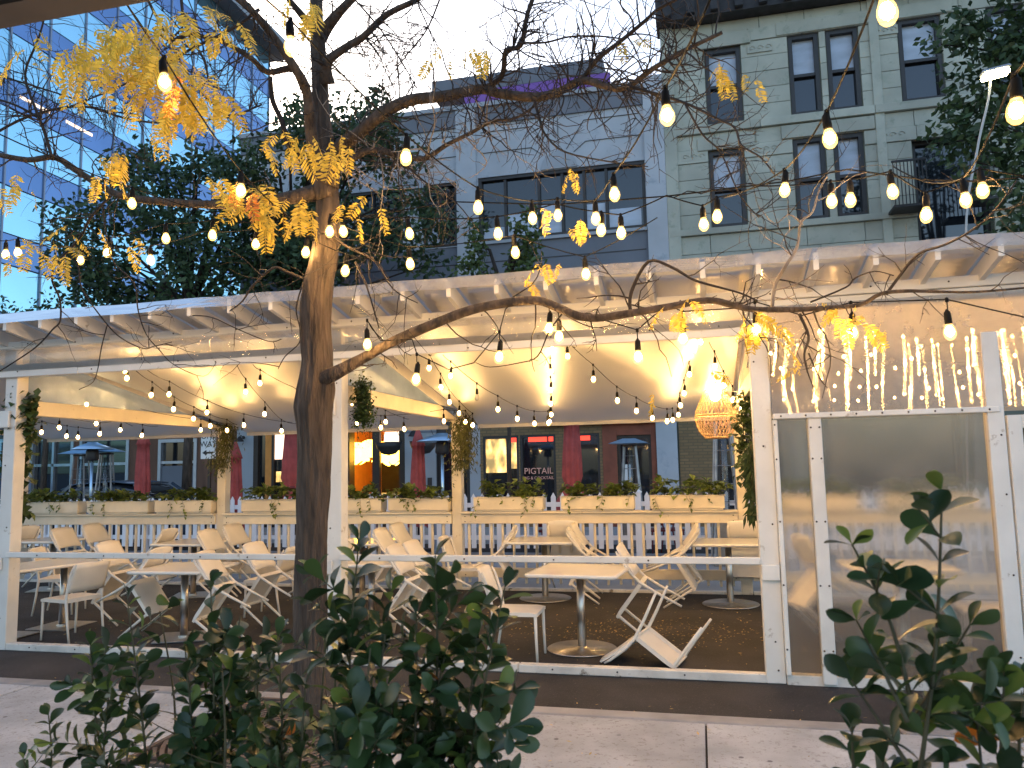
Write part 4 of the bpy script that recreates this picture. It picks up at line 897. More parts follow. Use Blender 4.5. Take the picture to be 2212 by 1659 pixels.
CL = [(120, 110, 3.3, 5, 60), (185, 100, 3.3, 5, 60), (210, 150, 3.4, 5, 40), (265, 75, 3.4, 5, 50), (290, 100, 3.4, 7, 50), (300, 150, 3.4, 7, 40), (320, 185, 3.5, 5, 40), (350, 130, 3.5, 5, 40), (385, 130, 3.6, 6, 50), (420, 165, 3.6, 6, 45), (440, 210, 3.7, 5, 40), (470, 220, 3.8, 4, 40), (350, 225, 3.6, 4, 30), (375, 235, 3.7, 4, 30), (295, 45, 3.4, 4, 50), (420, 30, 3.6, 5, 50), (470, 50, 3.7, 4, 50), (325, 290, 3.8, 3, 20),
      (250, 340, 3.9, 6, 30), (215, 370, 3.9, 3, 20), (615, 305, 3.9, 6, 35), (655, 320, 3.9, 3, 25), (700, 305, 3.7, 6, 40), (730, 330, 3.8, 3, 25), (660, 0, 3.8, 4, 30), (675, 30, 3.8, 3, 20), (470, 400, 3.8, 4, 40), (520, 430, 3.7, 6, 40), (560, 430, 3.8, 6, 50), (610, 440, 3.9, 5, 40), (640, 450, 4.0, 3, 30), (575, 480, 4.0, 3, 30), (760, 440, 4.3, 3, 30), (800, 460, 4.3, 2, 30),
      (25, 400, 3.9, 5, 50), (70, 530, 4.2, 4, 40), (110, 540, 4.2, 4, 40), (180, 500, 4.2, 3, 30), (300, 520, 4.3, 2, 20), (960, 115, 4.3, 4, 40), (1000, 125, 4.3, 3, 40), (1360, 95, 4.2, 2, 20), (1545, 145, 4.0, 3, 20), (1580, 165, 4.0, 3, 30), (1640, 170, 4.0, 1, 20), (1215, 380, 4.2, 3, 30), (1245, 480, 4.2, 3, 30), (1190, 450, 4.2, 2, 20),
      (1480, 665, 4.5, 4, 40), (1530, 660, 4.5, 4, 40), (1610, 690, 4.4, 4, 25), (1640, 690, 4.4, 5, 30), (1660, 720, 4.4, 3, 30), (1790, 680, 4.4, 3, 40), (1850, 680, 4.3, 5, 40), (1890, 700, 4.3, 4, 30), (1720, 790, 4.4, 2, 20), (1150, 590, 4.8, 2, 30), (1200, 580, 4.8, 3, 40), (1560, 800, 5.5, 2, 20), (1410, 845, 6, 1, 10)]
for x, y, Y, n_, spd in CL:
    for q in range(int(n_ * (1.7 if y < 260 and x < 500 else 1.15))):
        p = at(x + R(-spd, spd) * 1.25, y + R(-spd * .7, spd * .5), Y + R(-.15, .15))
        az = R(0, 2 * PI); dip = R(.35, 1.45)
        d = Vector((math.cos(az) * math.cos(dip), math.sin(az) * math.cos(dip) * .7, -math.sin(dip)))
        rot = d.to_track_quat('X', 'Z').to_matrix().to_4x4() @ Matrix.Rotation(R(-.8, .8), 4, 'X')
        me = random.choice(LEAF)
        inst('compound_leaf', me, lt, Matrix.Translation(p - lt.location) @ rot @ Matrix.Scale(R(.85, 1.3) * (.72 if x > 900 else 1), 4))
for x, y, Y in ((385, 160, 2.55), (375, 185, 2.5), (510, 395, 3.3), (545, 415, 3.3)):
    p = at(x, y, Y); inst('compound_leaf', random.choice(LEAFO), lt, Matrix.Translation(p - lt.location) @ Vector((R(-.3, .3), -.3, -1)).to_track_quat('X', 'Z').to_matrix().to_4x4() @ Matrix.Scale(.8, 4))
# fallen leaflets
g = MB()
def litter(x, y, z):
    a = R(0, 2 * PI); l = R(.008, .022); d = Vector((math.cos(a), math.sin(a), R(0, .25))) * l; w_ = Vector((-math.sin(a), math.cos(a), R(-.2, .2))) * l * .35; p = Vector((x, y, z + .004))
    g.add([p - d, p + w_, p + d, p - w_], [(0, 1, 2, 3)])
for q in range(650):
    x = random.gauss(-.55, .8); y = random.gauss(8.3, .35) + .1 * (x + .6)
    if 6.78 < y < 10.2 and x < 3: litter(x, y, gz(y))
for q in range(500): y = R(6.8, 10.2); litter(R(-7, .5), y, gz(y))
for q in range(130): litter(R(-6, 2.5), R(5.6, 6.6), .003)
for q in range(110): litter(R(-5, 2.5), R(3.5, 5.35), .101)
o = g.build('fallen_leaves', M['litter']); tag(o, 'scattered yellow leaflets fallen on floor and pavement', 'fallen leaves', kind='stuff')
# ================================================================== buildings across the street
def rbox(name, m, parent, x0, x1, y0, y1, z0, z1, bev=0.0):
    g = MB(); g.box(((x0 + x1) / 2, (y0 + y1) / 2, (z0 + z1) / 2), (x1 - x0, y1 - y0, z1 - z0), None, bev); return g.build(name, M[m], parent)
def wall_with_holes(name, m, parent, x0, x1, z0, z1, y0, y1, holes):
    """wall slab in the XZ plane with rectangular openings, built from butted pieces"""
    xs_ = sorted({x0, x1, *[max(x0, min(x1, h[k])) for h in holes for k in (0, 1)]}); g = MB()
    for a, b in zip(xs_, xs_[1:]):
        if b - a < 1e-4: continue
        cz = sorted([(h[2], h[3]) for h in holes if h[0] <= a + 1e-5 and h[1] >= b - 1e-5]); z = z0
        for (h0, h1) in cz + [(z1, z1)]:
            if h0 - z > 1e-4: g.box(((a + b) / 2, (y0 + y1) / 2, (z + h0) / 2), (b - a, y1 - y0, h0 - z))
            z = max(z, h1)
    return g.build(name, M[m], parent)
def window(parent, x0, x1, z0, z1, y, frame='frame_dark', glass='glass', fw=.07, mid=None, mull=(), depth=.10, painted_reflection=None):
    """sash window: frame pieces, panes; y is the plane of the glass"""
    g = MB()
    for a, b_, c_, d_ in ((x0, x0 + fw, z0, z1), (x1 - fw, x1, z0, z1), (x0 + fw, x1 - fw, z0, z0 + fw), (x0 + fw, x1 - fw, z1 - fw, z1)): g.box(((a + b_) / 2, y - depth / 2, (c_ + d_) / 2), (b_ - a, depth, d_ - c_))
    if mid: g.box(((x0 + x1) / 2, y - depth / 2 + .01, mid), (x1 - x0 - 2 * fw, depth * .7, fw * .8))
    for mx in mull: g.box((mx, y - depth / 2 + .01, (z0 + z1) / 2), (fw * .8, depth * .7, z1 - z0 - 2 * fw))
    f = g.build('window', M[frame], parent)
    xs_ = [x0] + list(mull) + [x1]; zs_ = [z0] + ([mid] if mid else []) + [z1]
    for a, b_ in zip(xs_, xs_[1:]):
        for k, (c_, d_) in enumerate(zip(zs_, zs_[1:])):
            p = rbox('pane', (painted_reflection if (painted_reflection and k == len(zs_) - 2) else glass), f, a + .01, b_ - .01, y - .004 + .003 * k, y + .006 + .003 * k, c_ + .01, d_ - .01)
    return f
def X_(x, y=900, Y=20): return at(x, y, Y).x
def Z_(x, y, Y=20): return at(x, y, Y).z
FY = 20.0
# --- slate blue building with sunburst grooves
b3 = thing('rendered_building', 'blue grey rendered two storey building with sunburst grooves and shop fronts below', 'building', (-6.8, FY, 0))
big = (-5.66, -1.06, 7.95, 9.78); sml = (-7.28, -6.28, 7.90, 9.75); sml2 = (-9.8, -7.9, 7.90, 9.75); sml3 = (-12.4, -10.4, 7.9, 9.75)
wall_with_holes('upper_wall', 'bluewall', b3, -13.1, -1.04, 7.88, 11.30, FY, FY + .35, [big, sml, sml2, sml3])
rbox('spandrel', 'bluewall_dark', b3, -13.1, -1.04, FY + .03, FY + .35, 4.6, 7.878)
for z in (5.3, 6.0, 6.7, 7.35): rbox('groove', 'frame_dark', b3, -5.6, -1.1, FY + .022, FY + .03, z, z + .03)
for z in (5.3, 6.0, 6.7, 7.35): rbox('groove', 'frame_dark', b3, -9.8, -6.3, FY + .022, FY + .03, z, z + .03)
rbox('pier', 'bluewall', b3, -6.26, -5.69, FY - .10, FY - .001, 4.6, 11.8); rbox('pier', 'bluewall', b3, -1.04, -.52, FY - .10, FY + .35, 0, 12.05)
rbox('pier', 'bluewall', b3, -10.2, -9.85, FY - .10, FY - .001, 4.6, 11.8)
rbox('cornice', 'bluewall_dark', b3, -13.1, -1.06, FY - .06, FY + .35, 11.302, 11.80); rbox('coping', 'greywall', b3, -13.15, -1.06, FY - .13, FY + .42, 11.802, 11.93)
rbox('purple_band', 'purple', b3, -6.4, -2.0, FY + 1.2, FY + 1.3, 11.2, 12.98); rbox('penthouse', 'bluewall_dark', b3, -7.4, -2.2, FY + 1.19, FY + 5, 12.985, 13.45)
window(b3, *big, FY + .16, 'frame_dark', 'glass', .09, None, (-4.9, -3.95, -3.3, -2.7, -2.1), .12)
for wv in (sml, sml2, sml3): window(b3, *wv, FY + .16, 'frame_dark', 'glass', .08, None, ((wv[0] + wv[1]) / 2,), .12)
for a, b_, h_ in ((-4.85, -4.0, .62), (-3.9, -3.35, .8), (-2.65, -2.15, .7), (-2.05, -1.2, .5), (-5.55, -4.95, .3), (-7.2, -6.85, .7), (-9.7, -8.95, .9)): rbox('blind', 'glass_pale', b3, a, b_, FY + .135, FY + .15, 8.06, 8.06 + h_)  # pale patches painted in for the reflection low in the panes
rbox('sill', 'greywall', b3, -5.72, -1.05, FY - .05, FY + .1, 7.86, 7.945)
def halfdisc(cx, z, r):
    g = MB(); g.poly([(cx + r * math.cos(PI * k / 18), FY - .045, z + r * math.sin(PI * k / 18)) for k in range(19)], .044, (0, 1, 0)); g.build('half_disc', M['greywall'], b3)
def groove(p, q): g = MB(); g.bar((p[0], FY - .006, p[1]), (q[0], FY - .006, q[1]), .012, .035, (0, 1, 0)); g.build('groove', M['frame_dark'], b3)
for cx, wd in ((-3.36, 2.2), (-7.9, 1.7)):
    z0 = 9.80; halfdisc(cx, z0, .50)
    for sg in (-1, 1):
        groove((cx + sg * .42, z0 + .42), (cx + sg * .75, z0 + .68)); groove((cx + sg * .75, z0 + .68), (cx + sg * wd, z0 + .68))
        groove((cx + sg * .22, z0 + .52), (cx + sg * .72, z0 + 1.28)); groove((cx + sg * .72, z0 + 1.28), (cx + sg * wd, z0 + 1.28))
    groove((cx, z0 + .54), (cx, z0 + 1.45))
# ground floor of that building
gf = 4.598
def gwall(m, x0, x1, holes=(), z0=.17, z1=gf, y0=0.0): return wall_with_holes('shop_wall', m, b3, x0, x1, z0, z1, FY + y0, FY + .35, list(holes))
gwall('greywall', -13.1, -12.56)
h1 = (-12.5, -9.62, .3, 3.2); gwall('frame_brown', -12.558, -9.56, [h1]); window(b3, *h1, FY + .12, 'frame_brown', 'glass', .09, None, (-11.95, -11.2, -10.4), .12)
rbox('lit_shelf', 'lit_window', b3, -11.85, -11.25, FY + .06, FY + .10, 1.45, 1.75); rbox('lit_sign', 'lit_pale', b3, -11.9, -11.55, FY + .06, FY + .10, 2.1, 2.85); rbox('timber_jamb', 'room_orange', b3, -12.2, -12.0, FY + .05, FY + .10, .4, 2.95)
h2 = (-9.54, -7.88, .3, 3.0); gwall('frame_brown', -9.558, -7.86, [h2])
# lit dining room behind it
rbox('room_back', 'room_orange', b3, -10.2, -7.0, FY + 3.2, FY + 3.3, .1, 3.3); rbox('room_floor', 'room_dark', b3, -10.2, -7.0, FY + .36, FY + 3.2, .1, .16); rbox('room_ceiling', 'room_orange', b3, -10.2, -7.0, FY + .36, FY + 3.2, 3.3, 3.4)
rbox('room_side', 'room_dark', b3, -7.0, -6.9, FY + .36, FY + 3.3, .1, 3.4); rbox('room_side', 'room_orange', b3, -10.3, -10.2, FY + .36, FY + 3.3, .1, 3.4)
rbox('room_panel', 'room_dark', b3, -9.9, -9.2, FY + 3.1, FY + 3.19, .2, 2.2); rbox('room_panel', 'room_dark', b3, -8.5, -7.2, FY + 3.1, FY + 3.19, .2, 2.4)
rbox('counter', 'woodsiding', b3, -9.6, -7.8, FY + 1.2, FY + 1.6, .17, 1.0); rbox('counter_top', 'sign_white', b3, -9.65, -7.75, FY + 1.15, FY + 1.65, 1.0, 1.05)
g = MB()
for a, b_ in ((-8.88, -8.66), (-8.08, -7.88)): g.box(((a + b_) / 2, FY + .13, 1.65), (b_ - a, .12, 2.7))
g.box((-8.71, FY + .13, 2.92), (1.66, .10, .16)); g.box((-8.71, FY + .13, .45), (1.66, .10, .30)); g.build('window', M['frame_brown'], b3)
for k, (x, z) in enumerate([(at(dx_, dy_, 20.75).x, at(dx_, dy_, 20.75).z) for dx_, dy_ in ((772, 980), (799, 974), (826, 978), (846, 983))]):
    lp = thing('pendant_lamp', 'yellow petal pendant lamp glowing in the restaurant, %s' % ['outermost by the split grain post', 'just left of the dark window bar', 'just right of the dark window bar', 'by the hanging bowl basket'][k], 'lamp', (x, 20.75, z), 0, 'yellow pendant lamps')
    g = MB()
    for q in range(26):
        a = R(0, 2 * PI); e = math.asin(R(-.9, .95)); d = Vector((math.cos(a) * math.cos(e), math.sin(a) * math.cos(e), math.sin(e))); u = d.orthogonal().normalized(); v = d.cross(u)
        g.add([d * .31 + (u * math.cos(t * PI / 4) + v * math.sin(t * PI / 4)) * .115 for t in range(8)], [tuple(range(8))])
    g.build('petal_shade', M['lamp_yellow'], lp, True); g = MB(); g.lathe([(0, -.2), (.14, -.14), (.2, 0), (.14, .14), (0, .2)], 12); g.build('glow_core', M['lamp_yellow'], lp, True)
    g = MB(); g.tube([(0, 0, .2), (0, 0, 3.3 - z)], .006, 5); g.build('cord', M['black'], lp, True)
for z0_, x in ((1.15, -8.45), (1.15, -8.3), (1.2, -8.12)): rbox('neon_tube', 'lit_red', b3, x, x + .03, FY + 2.0, FY + 2.03, z0_, z0_ + .62)
rbox('lit_sign', 'lit_pale', b3, -8.62, -8.10, FY + .3, FY + .32, 2.5, 2.8)
gwall('greywall', -7.858, -6.96, (), .17, gf, -.06)
rbox('column_band', 'bluewall_dark', b3, -7.87, -6.95, FY - .075, FY - .062, 2.72, 2.78); rbox('meter_box', 'frame_dark', b3, -7.18, -7.08, FY - .13, FY - .062, 1.0, 1.5)
hd = (-6.94, -6.04, .17, 2.6); gwall('frame_dark', -6.958, -6.02, [hd]); window(b3, *hd, FY + .2, 'frame_dark', 'glass', .10, None, (), .1)
gwall('greywall', -6.018, -5.72)
hw = [(-5.64, -4.66, .6, 2.58), (-4.62, -3.66, .6, 2.58), (-3.2, -2.5, .6, 2.58), (-2.05, -1.18, .17, 2.5)]
gwall('brick', -5.718, -1.042, hw)
window(b3, *hw[0], FY + .12, 'frame_dark', 'glass', .06, None, (-4.98,)); window(b3, *hw[1], FY + .12, 'frame_dark', 'glass', .06); window(b3, *hw[2], FY + .12, 'frame_dark', 'glass', .06)
rbox('lit_view', 'lit_window', b3, -5.60, -5.02, FY + .06, FY + .09, 1.60, 2.5); rbox('lit_view', 'lit_window', b3, -4.96, -4.70, FY + .06, FY + .09, 1.7, 2.45)
for a, b_ in ((-4.95, -4.72), (-4.4, -3.9), (-3.85, -3.68), (-3.15, -2.75)): rbox('red_valance', 'lit_red', b3, a, b_, FY + .05, FY + .08, 2.40, 2.54)
rbox('door_surround', 'brick_red', b3, -2.42, -2.052, FY - .02, FY - .001, .17, 2.9); rbox('door_surround', 'brick_red', b3, -1.178, -1.05, FY - .02, FY - .001, .17, 2.9); rbox('door_head', 'brick_red', b3, -2.05, -1.18, FY - .02, FY - .001, 2.502, 2.9)
window(b3, -2.05, -1.18, .17, 2.5, FY + .15, 'frame_brown', 'glass', .08, None, (-1.6,))
rbox('notice', 'paper', b3, -1.95, -1.72, FY + .02, FY + .045, 1.3, 1.75)
g = MB(); g.box((-2.6, FY - .14, 2.98), (3.1, .26, .36), None, .02); g.build('sign_band', M['awning'], b3)
def text_mesh(name, body, size, m, loc, parent, th=.01):
    cu = bpy.data.curves.new(name, 'FONT'); cu.body = body; cu.size = size; cu.align_x = 'CENTER'; cu.align_y = 'CENTER'; cu.extrude = th / 2
    to = bpy.data.objects.new(name, cu); C.objects.link(to)
    me = bpy.data.meshes.new_from_object(to.evaluated_get(bpy.context.evaluated_depsgraph_get())); bpy.data.objects.remove(to)
    me.materials.clear(); me.materials.append(M[m]); o = bpy.data.objects.new(name, me); C.objects.link(o); o.parent = parent
    o.location = Vector(loc) - (wloc(parent) if parent else Vector()); o.rotation_euler = (PI / 2, 0, 0)
    return o
text_mesh('lettering', 'PIGTAIL', .225, 'lettering', (-4.14, FY + .05, 1.62), b3); text_mesh('lettering', 'PIG & COCKTAIL', .108, 'lettering', (-4.14, FY + .05, 1.44), b3)
# --- low shop at the far end
b2 = thing('low_shop', 'low dark shop front with aluminium window bars and brown timber siding', 'building', (-18, FY, 0))
w1 = (X_(70), X_(163), .3, Z_(120, 945)); w2 = (X_(176), X_(282), .3, Z_(230, 945)); w3 = (X_(345), X_(428), .3, Z_(390, 948)); w0 = (-23.5, X_(62), .3, w1[3])
wall_with_holes('shop_wall', 'woodsiding', b2, -24, -13.11, .17, 4.4, FY, FY + .3, [w0, w1, w2, w3])
for wv, mu in ((w0, (-22,)), (w1, (X_(118),)), (w2, ()), (w3, ())): window(b2, *wv, FY + .08, 'frame_alu', 'glass', .10, Z_(200, 1003), mu, .12)
rbox('green_panel', 'bluewall_dark', b2, w3[0] + .1, w3[1] - .1, FY + .02, FY + .05, .4, Z_(390, 1006))
rbox('fascia', 'bluewall_dark', b2, -24, -13.11, FY - .12, FY - .001, w1[3] + .35, 4.4); rbox('soffit_bar', 'frame_alu', b2, -24, -13.11, FY - .10, FY - .002, w1[3] + .12, w1[3] + .22)
rbox('roof', 'bluewall_dark', b2, -24, -13.11, FY - .15, FY + 9, 4.402, 4.75)
# --- blue glass tower along the side street
tw = thing('glass_tower', 'blue glass office tower with banded panes seen above the trees', 'building', (-21.5, 27, 0))
rbox('core', 'mullion', tw, -32, -21.12, 14.5, 34.6, 0, 23.6); rbox('roof_slab', 'greywall', tw, -32.2, -20.2, 14.3, 35.3, 23.6, 24.3)
fh = 2.55
for fl in range(9):
    z0 = .8 + fl * fh
    for cl in range(13):
        y0 = 14.6 + cl * 1.53
        for nm, m_, a, b_ in (('pane', 'towerglass', z0 + 1.02, z0 + fh - .03), ('spandrel_panel', 'towerband', z0 + .02, z0 + .98)):
            g = MB(); g.box((0, 0, 0), (.05, 1.47, b_ - a)); o = g.build(nm, M[m_], tw, True)
            o.location = Vector((-21.07, y0 + .76, (a + b_) / 2)) - tw.location; o.rotation_euler = (0, R(-.004, .004), R(-.006, .006))
for cl in range(14): rbox('mullion', 'mullion', tw, -21.1, -21.0, 14.55 + cl * 1.53, 14.61 + cl * 1.53, .5, 23.6)
for k, (y, z) in enumerate(((19.6, 14.05), (21.5, 14.05))): rbox('ceiling_light', 'lit_pale', tw, -21.035, -21.02, y, y + 1.2, z, z + .10)
# --- green grey sandstone building
b4 = thing('sandstone_building', 'green grey sandstone building with sash windows and a dark bracketed cornice', 'building', (5.5, FY, 0))
wins = [(.62, 1.50, 10.55, 12.57), (2.70, 3.42, 10.5, 12.65), (3.62, 4.36, 10.5, 12.65), (5.30, 6.25, 10.5, 12.65), (7.3, 8.05, 10.5, 12.65), (8.3, 9.0, 10.5, 12.65),
        (.60, 1.46, 7.75, 9.80), (2.68, 3.42, 7.75, 9.88), (3.64, 4.32, 7.75, 9.88), (5.43, 7.05, 6.7, 9.55), (8.0, 9.0, 7.75, 9.8), (.4, 2.0, .5, 3.0), (2.6, 6, .3, 3)]
wall_with_holes('backing_wall', 'stone_back', b4, -.518, 11.5, 0, 13.3, FY + .05, FY + .4, wins)
rbox('interior', 'room_dark', b4, -.4, 11.4, FY + .9, FY + 1.0, .1, 13.2)
zc = [3.4, 3.9, 4.4, 4.9, 5.4, 5.9, 6.32, 6.7, 7.1, 7.58, 7.75, 8.15, 8.62, 9.08, 9.52, 9.88, 10.28, 10.5, 10.92, 11.36, 11.8, 12.22, 12.65, 12.98, 13.3]
for r_, (z0, z1) in enumerate(zip(zc, zc[1:])):
    seg = [(-.48, 11.5)]
    for h in wins:
        if h[2] < z1 - .1 and h[3] > z0 + .1:
            seg = [s for a, b_ in seg for s in ((a, min(b_, h[0] - .02)), (max(a, h[1] + .02), b_)) if s[1] - s[0] > .05]
    proud = -.09 if (z0 in (7.58, 10.28)) else (-.03 if z0 in (12.65, 9.52) else 0)
    for a, b_ in seg:
        n_ = max(1, round((b_ - a) / (1.15 if z1 - z0 > .3 else 2.4))); cuts = [a + (b_ - a) * (k + (R(-.18, .18) if 0 < k < n_ else 0)) / n_ for k in range(n_ + 1)]
        for c0, c1 in zip(cuts, cuts[1:]):
            if c0 > 9.3: continue
            rbox('stone', 'stone', b4, c0 + .006, c1 - .006, FY - .012 + proud + R(-.004, .004), FY + .06, z0 + .006, z1 - .006, .006)
for h in wins[:9]:
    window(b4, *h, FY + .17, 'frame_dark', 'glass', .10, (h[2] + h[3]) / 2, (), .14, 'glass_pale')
for h in wins[9:]: window(b4, *h, FY + .3, 'frame_dark', 'glass', .10)
for h in (wins[0], (2.70, 4.36, 10.5, 12.65), wins[3], wins[6], (2.68, 4.32, 7.75, 9.88)): rbox('lintel', 'stone', b4, h[0] - .28, h[1] + .28, FY - .075, FY - .015, h[3] + .02, h[3] + .36, .01)
rbox('pilaster', 'stone', b4, 4.62, 4.84, FY - .06, FY - .017, 3.4, 13.3, .01); rbox('pilaster', 'stone', b4, -.518, -.2, FY - .10, FY - .017, 3.4, 13.3, .01)
for cx, cz in ((2.0, 9.70), (2.0, 12.42), (4.98, 9.70), (4.98, 12.42), (.2, 9.70)):
    g = MB(); g.box((cx, FY - .03, cz), (.62, .03, .22))
    for k in range(3):
        pts = [(cx - .2 + k * .2 + (.085 - .010 * t) * math.cos(t * .75), FY - .05, cz + (.085 - .010 * t) * math.sin(t * .75)) for t in range(9)]; g.tube(pts, .013, 4)
    g.build('carved_scroll', M['stone'], b4)
rbox('cornice', 'cornice', b4, -.6, 11.6, FY - .45, FY + .4, 13.302, 14.6)
for k in range(20): rbox('bracket', 'cornice', b4, -.4 + k * .6, -.2 + k * .6, FY - .6, FY - .452, 13.35, 14.1)
rbox('shop_wall', 'brick', b4, -.48, 11.5, FY - .01, FY + .049, 3.02, 3.39); rbox('shop_fascia', 'awning', b4, -.18, 3.2, FY - .12, FY - .012, 2.95, 3.38)
rbox('shop_wall', 'brick', b4, -.48, .38, FY - .01, FY + .049, .17, 3.0)
text_mesh('lettering', 'Potbelly', .24, 'lettering', (.55, FY - .05, 2.72), b4)
fe_ = thing('iron_balcony', 'dark iron balcony with thin bars on the sandstone facade', 'balcony', (5.9, FY - .4, 7.7))
for x0, x1 in ((4.75, 5.5), (6.3, 7.2)):
    rbox('platform', 'frame_dark', fe_, x0, x1, FY - .7, FY - .1, 7.66, 7.72); rbox('handrail', 'frame_dark', fe_, x0, x1, FY - .72, FY - .68, 8.75, 8.80)
    for k in range(10): rbox('rail_bar', 'frame_dark', fe_, x0 + .02 + k * (x1 - x0 - .04) / 9, x0 + .04 + k * (x1 - x0 - .04) / 9, FY - .71, FY - .69, 7.72, 8.75)

# ================================================================== street trees across the road
def street_tree(label, x, y, base, clumps, lsize, m, nleaf, trunk_r=.14, group='street trees across the road'):
    t = thing('street_tree', label, 'tree', (x, y, base), 0, group)
    g = MB(); top = max(c[2] for c in clumps); zl = min(c[2] for c in clumps)
    g.tube([(x, y, base), (x + .05, y, zl * .5), (x - .05, y, zl + .3), (x + .05, y, (zl + top) / 2)], [trunk_r, trunk_r * .8, trunk_r * .7, trunk_r * .35], 9); g.build('trunk', M['bark'], t)
    g = MB()
    for cx, cy, cz, cr in clumps[::3]: g.tube([(x, y, min(cz - .6, zl + .5)), ((x + cx) / 2, (y + cy) / 2, cz - cr * .5), (cx, cy, cz)], [.06, .035, .012], 5, False)
    g.build('limb', M['twig'], t)
    g = MB()
    for cx, cy, cz, cr in clumps:
        for q in range(int(nleaf * cr * cr)):
            d = Vector((random.gauss(0, 1), random.gauss(0, 1), random.gauss(0, 1))).normalized() * cr * (random.random() ** .45); p = Vector((cx, cy, cz)) + Vector((d.x, d.y, d.z * .75))
            a = Vector((R(-1, 1), R(-1, 1), R(-1, .5))).normalized() * lsize * R(.7, 1.3); s = a.orthogonal().normalized(); s.rotate(Quaternion(a.normalized(), R(0, 6.28))); s *= lsize * .26
            g.add([p, p + a * .5 + s, p + a, p + a * .5 - s], [(0, 1, 2, 3)])
    o = g.build('crown', M[m], t); o['kind'] = 'stuff'
    return t
def ellip(n, cx, cy, cz, rx, ry, rz, r0, r1):
    L = []
    for q in range(n):
        d = Vector((random.gauss(0, 1), random.gauss(0, 1), random.gauss(0, 1))).normalized() * (random.random() ** .35)
        L.append((cx + d.x * rx, cy + d.y * ry, cz + d.z * rz, R(r0, r1)))
    return L
ca = ellip(85, -13.2, 16.9, 7.9, 3.7, 1.6, 2.5, .4, .9)
street_tree('broad dark green street tree standing before the blue glass tower', -13.0, 17.6, .17, ca, .19, 'green_dark', 260)
cb = ellip(85, -8.7, 16.9, 8.2, 3.1, 1.6, 2.9, .4, .85) + [(-7.35 + R(-.25, .25), 16.8, 9.2 + k * .28, .42 - k * .03) for k in range(8)] + [(-8.6 + R(-.3, .3), 16.8, 9.0 + k * .25, .4 - k * .03) for k in range(6)] + [(-6.0 + R(-.4, .4), 16.8, 7.6 + R(-1, 1), .5) for k in range(6)]
street_tree('dark green street tree with upright shoots against the white sky', -9.95, 17.6, .17, cb, .18, 'green_dark', 260)
cc = ellip(26, 6.6, 15.5, 10.2, 1.5, 1.2, 1.7, .4, .75) + ellip(20, 5.9, 15.4, 8.2, 1.15, .8, .9, .35, .65) + ellip(16, 6.1, 15.3, 6.6, .9, .6, 1.0, .35, .6) + ellip(14, 5.6, 15.3, 9.4, .9, .6, 1.1, .35, .55) + [(5.0, 15.4, 8.4, .4), (4.9, 15.4, 8.0, .35), (5.2, 15.4, 7.2, .4)]
street_tree('dark green street tree hiding the end of the sandstone building', 7.2, 16.0, .05, cc, .18, 'green_dark', 260)
cd_ = [(-4.55 + R(-.25, .25), 15.6, 5.3 + k * .21, .38 - k * .018) for k in range(9)] + [(-3.3 + R(-.35, .35), 15.6, 5.2 + k * .21, .46 - k * .024) for k in range(10)] + [(-3.9 + R(-.8, .8), 15.6, 4.9, .4) for k in range(5)]
street_tree('small green sapling poking up just above the pergola roof', -3.9, 15.7, .05, cd_, .14, 'green_mid', 900, .05)
ce = ellip(16, -17.5, 17.0, 5.6, 2.0, 1.0, .8, .4, .7)
street_tree('low dark green tree just above the roof edge below the glass tower', -17.3, 17.4, .17, ce, .15, 'green_dark', 330, .09)
# ================================================================== things on and beside the street
def parasol(label, x, y, h, s=1.0, flare=1.0, m='red', twist=.0):
    t = thing('furled_parasol', label, 'parasol', (x, y, gz(y)), 0, 'furled red parasols')
    prof = [(h + .02, .012), (h, .03), (h - .20, .10), (h - .36, .145), (h - .37, .115), (h - .6, .125), (h - 1.0, .145), (h - 1.35, .155), (h - 1.50, .118), (h - 1.56, .112), (h - 1.62, .14), (h - 1.8, .19 * flare), (h - 2.0, .235 * flare)]
    g = MB(); n = 40
    for z, r in prof:
        for k in range(n):
            a = 2 * PI * k / n + twist * (h - z); pl = 1 + (.16 * math.sin(a * 8) + .05 * math.sin(a * 5 + z * 3)) * min(1, (h - z) * 2.2)
            g.v.append((r * s * pl * math.cos(a), r * s * pl * math.sin(a), z + (.02 * math.sin(a * 8) if z < h - 1.9 else 0)))
    for i in range(len(prof) - 1):
        for k in range(n): g.f.append((i * n + (k + 1) % n, i * n + k, (i + 1) * n + k, (i + 1) * n + (k + 1) % n)); g.sm.append(True)
    g.build('canopy', M[m], t, True)
    g = MB(); g.tube([(0, 0, 0), (0, 0, h + .05)], .022, 10); g.build('pole', M['frame_brown'], t, True)
    g = MB(); g.lathe([(.125 * s, h - 1.57), (.132 * s, h - 1.55), (.125 * s, h - 1.52)], 20); g.build('tie_strap', M['red_paint'], t, True)
    g = MB(); g.lathe([(.27, 0), (.27, .05), (.06, .07), (.04, .28), (0, .28)], 20); g.build('base', M['frame_dark'], t, True)
parasol('furled red parasol in front of the brown timber siding', -12.2, 15.0, 2.70, 1.0, .8)
parasol('furled red parasol half hidden behind the hanging vine post', -10.05, 15.3, 2.35)
parasol('furled red parasol beside the tree trunk', -8.48, 15.0, 2.88, 1.35, 1.1, twist=.6)
parasol('slim furled red parasol before the grey column', -5.62, 15.0, 2.50, .95, 1.0)
parasol('tall furled red parasol beside the window lettered PIGTAIL', -2.42, 15.0, 2.82, 1.15, 1.25)
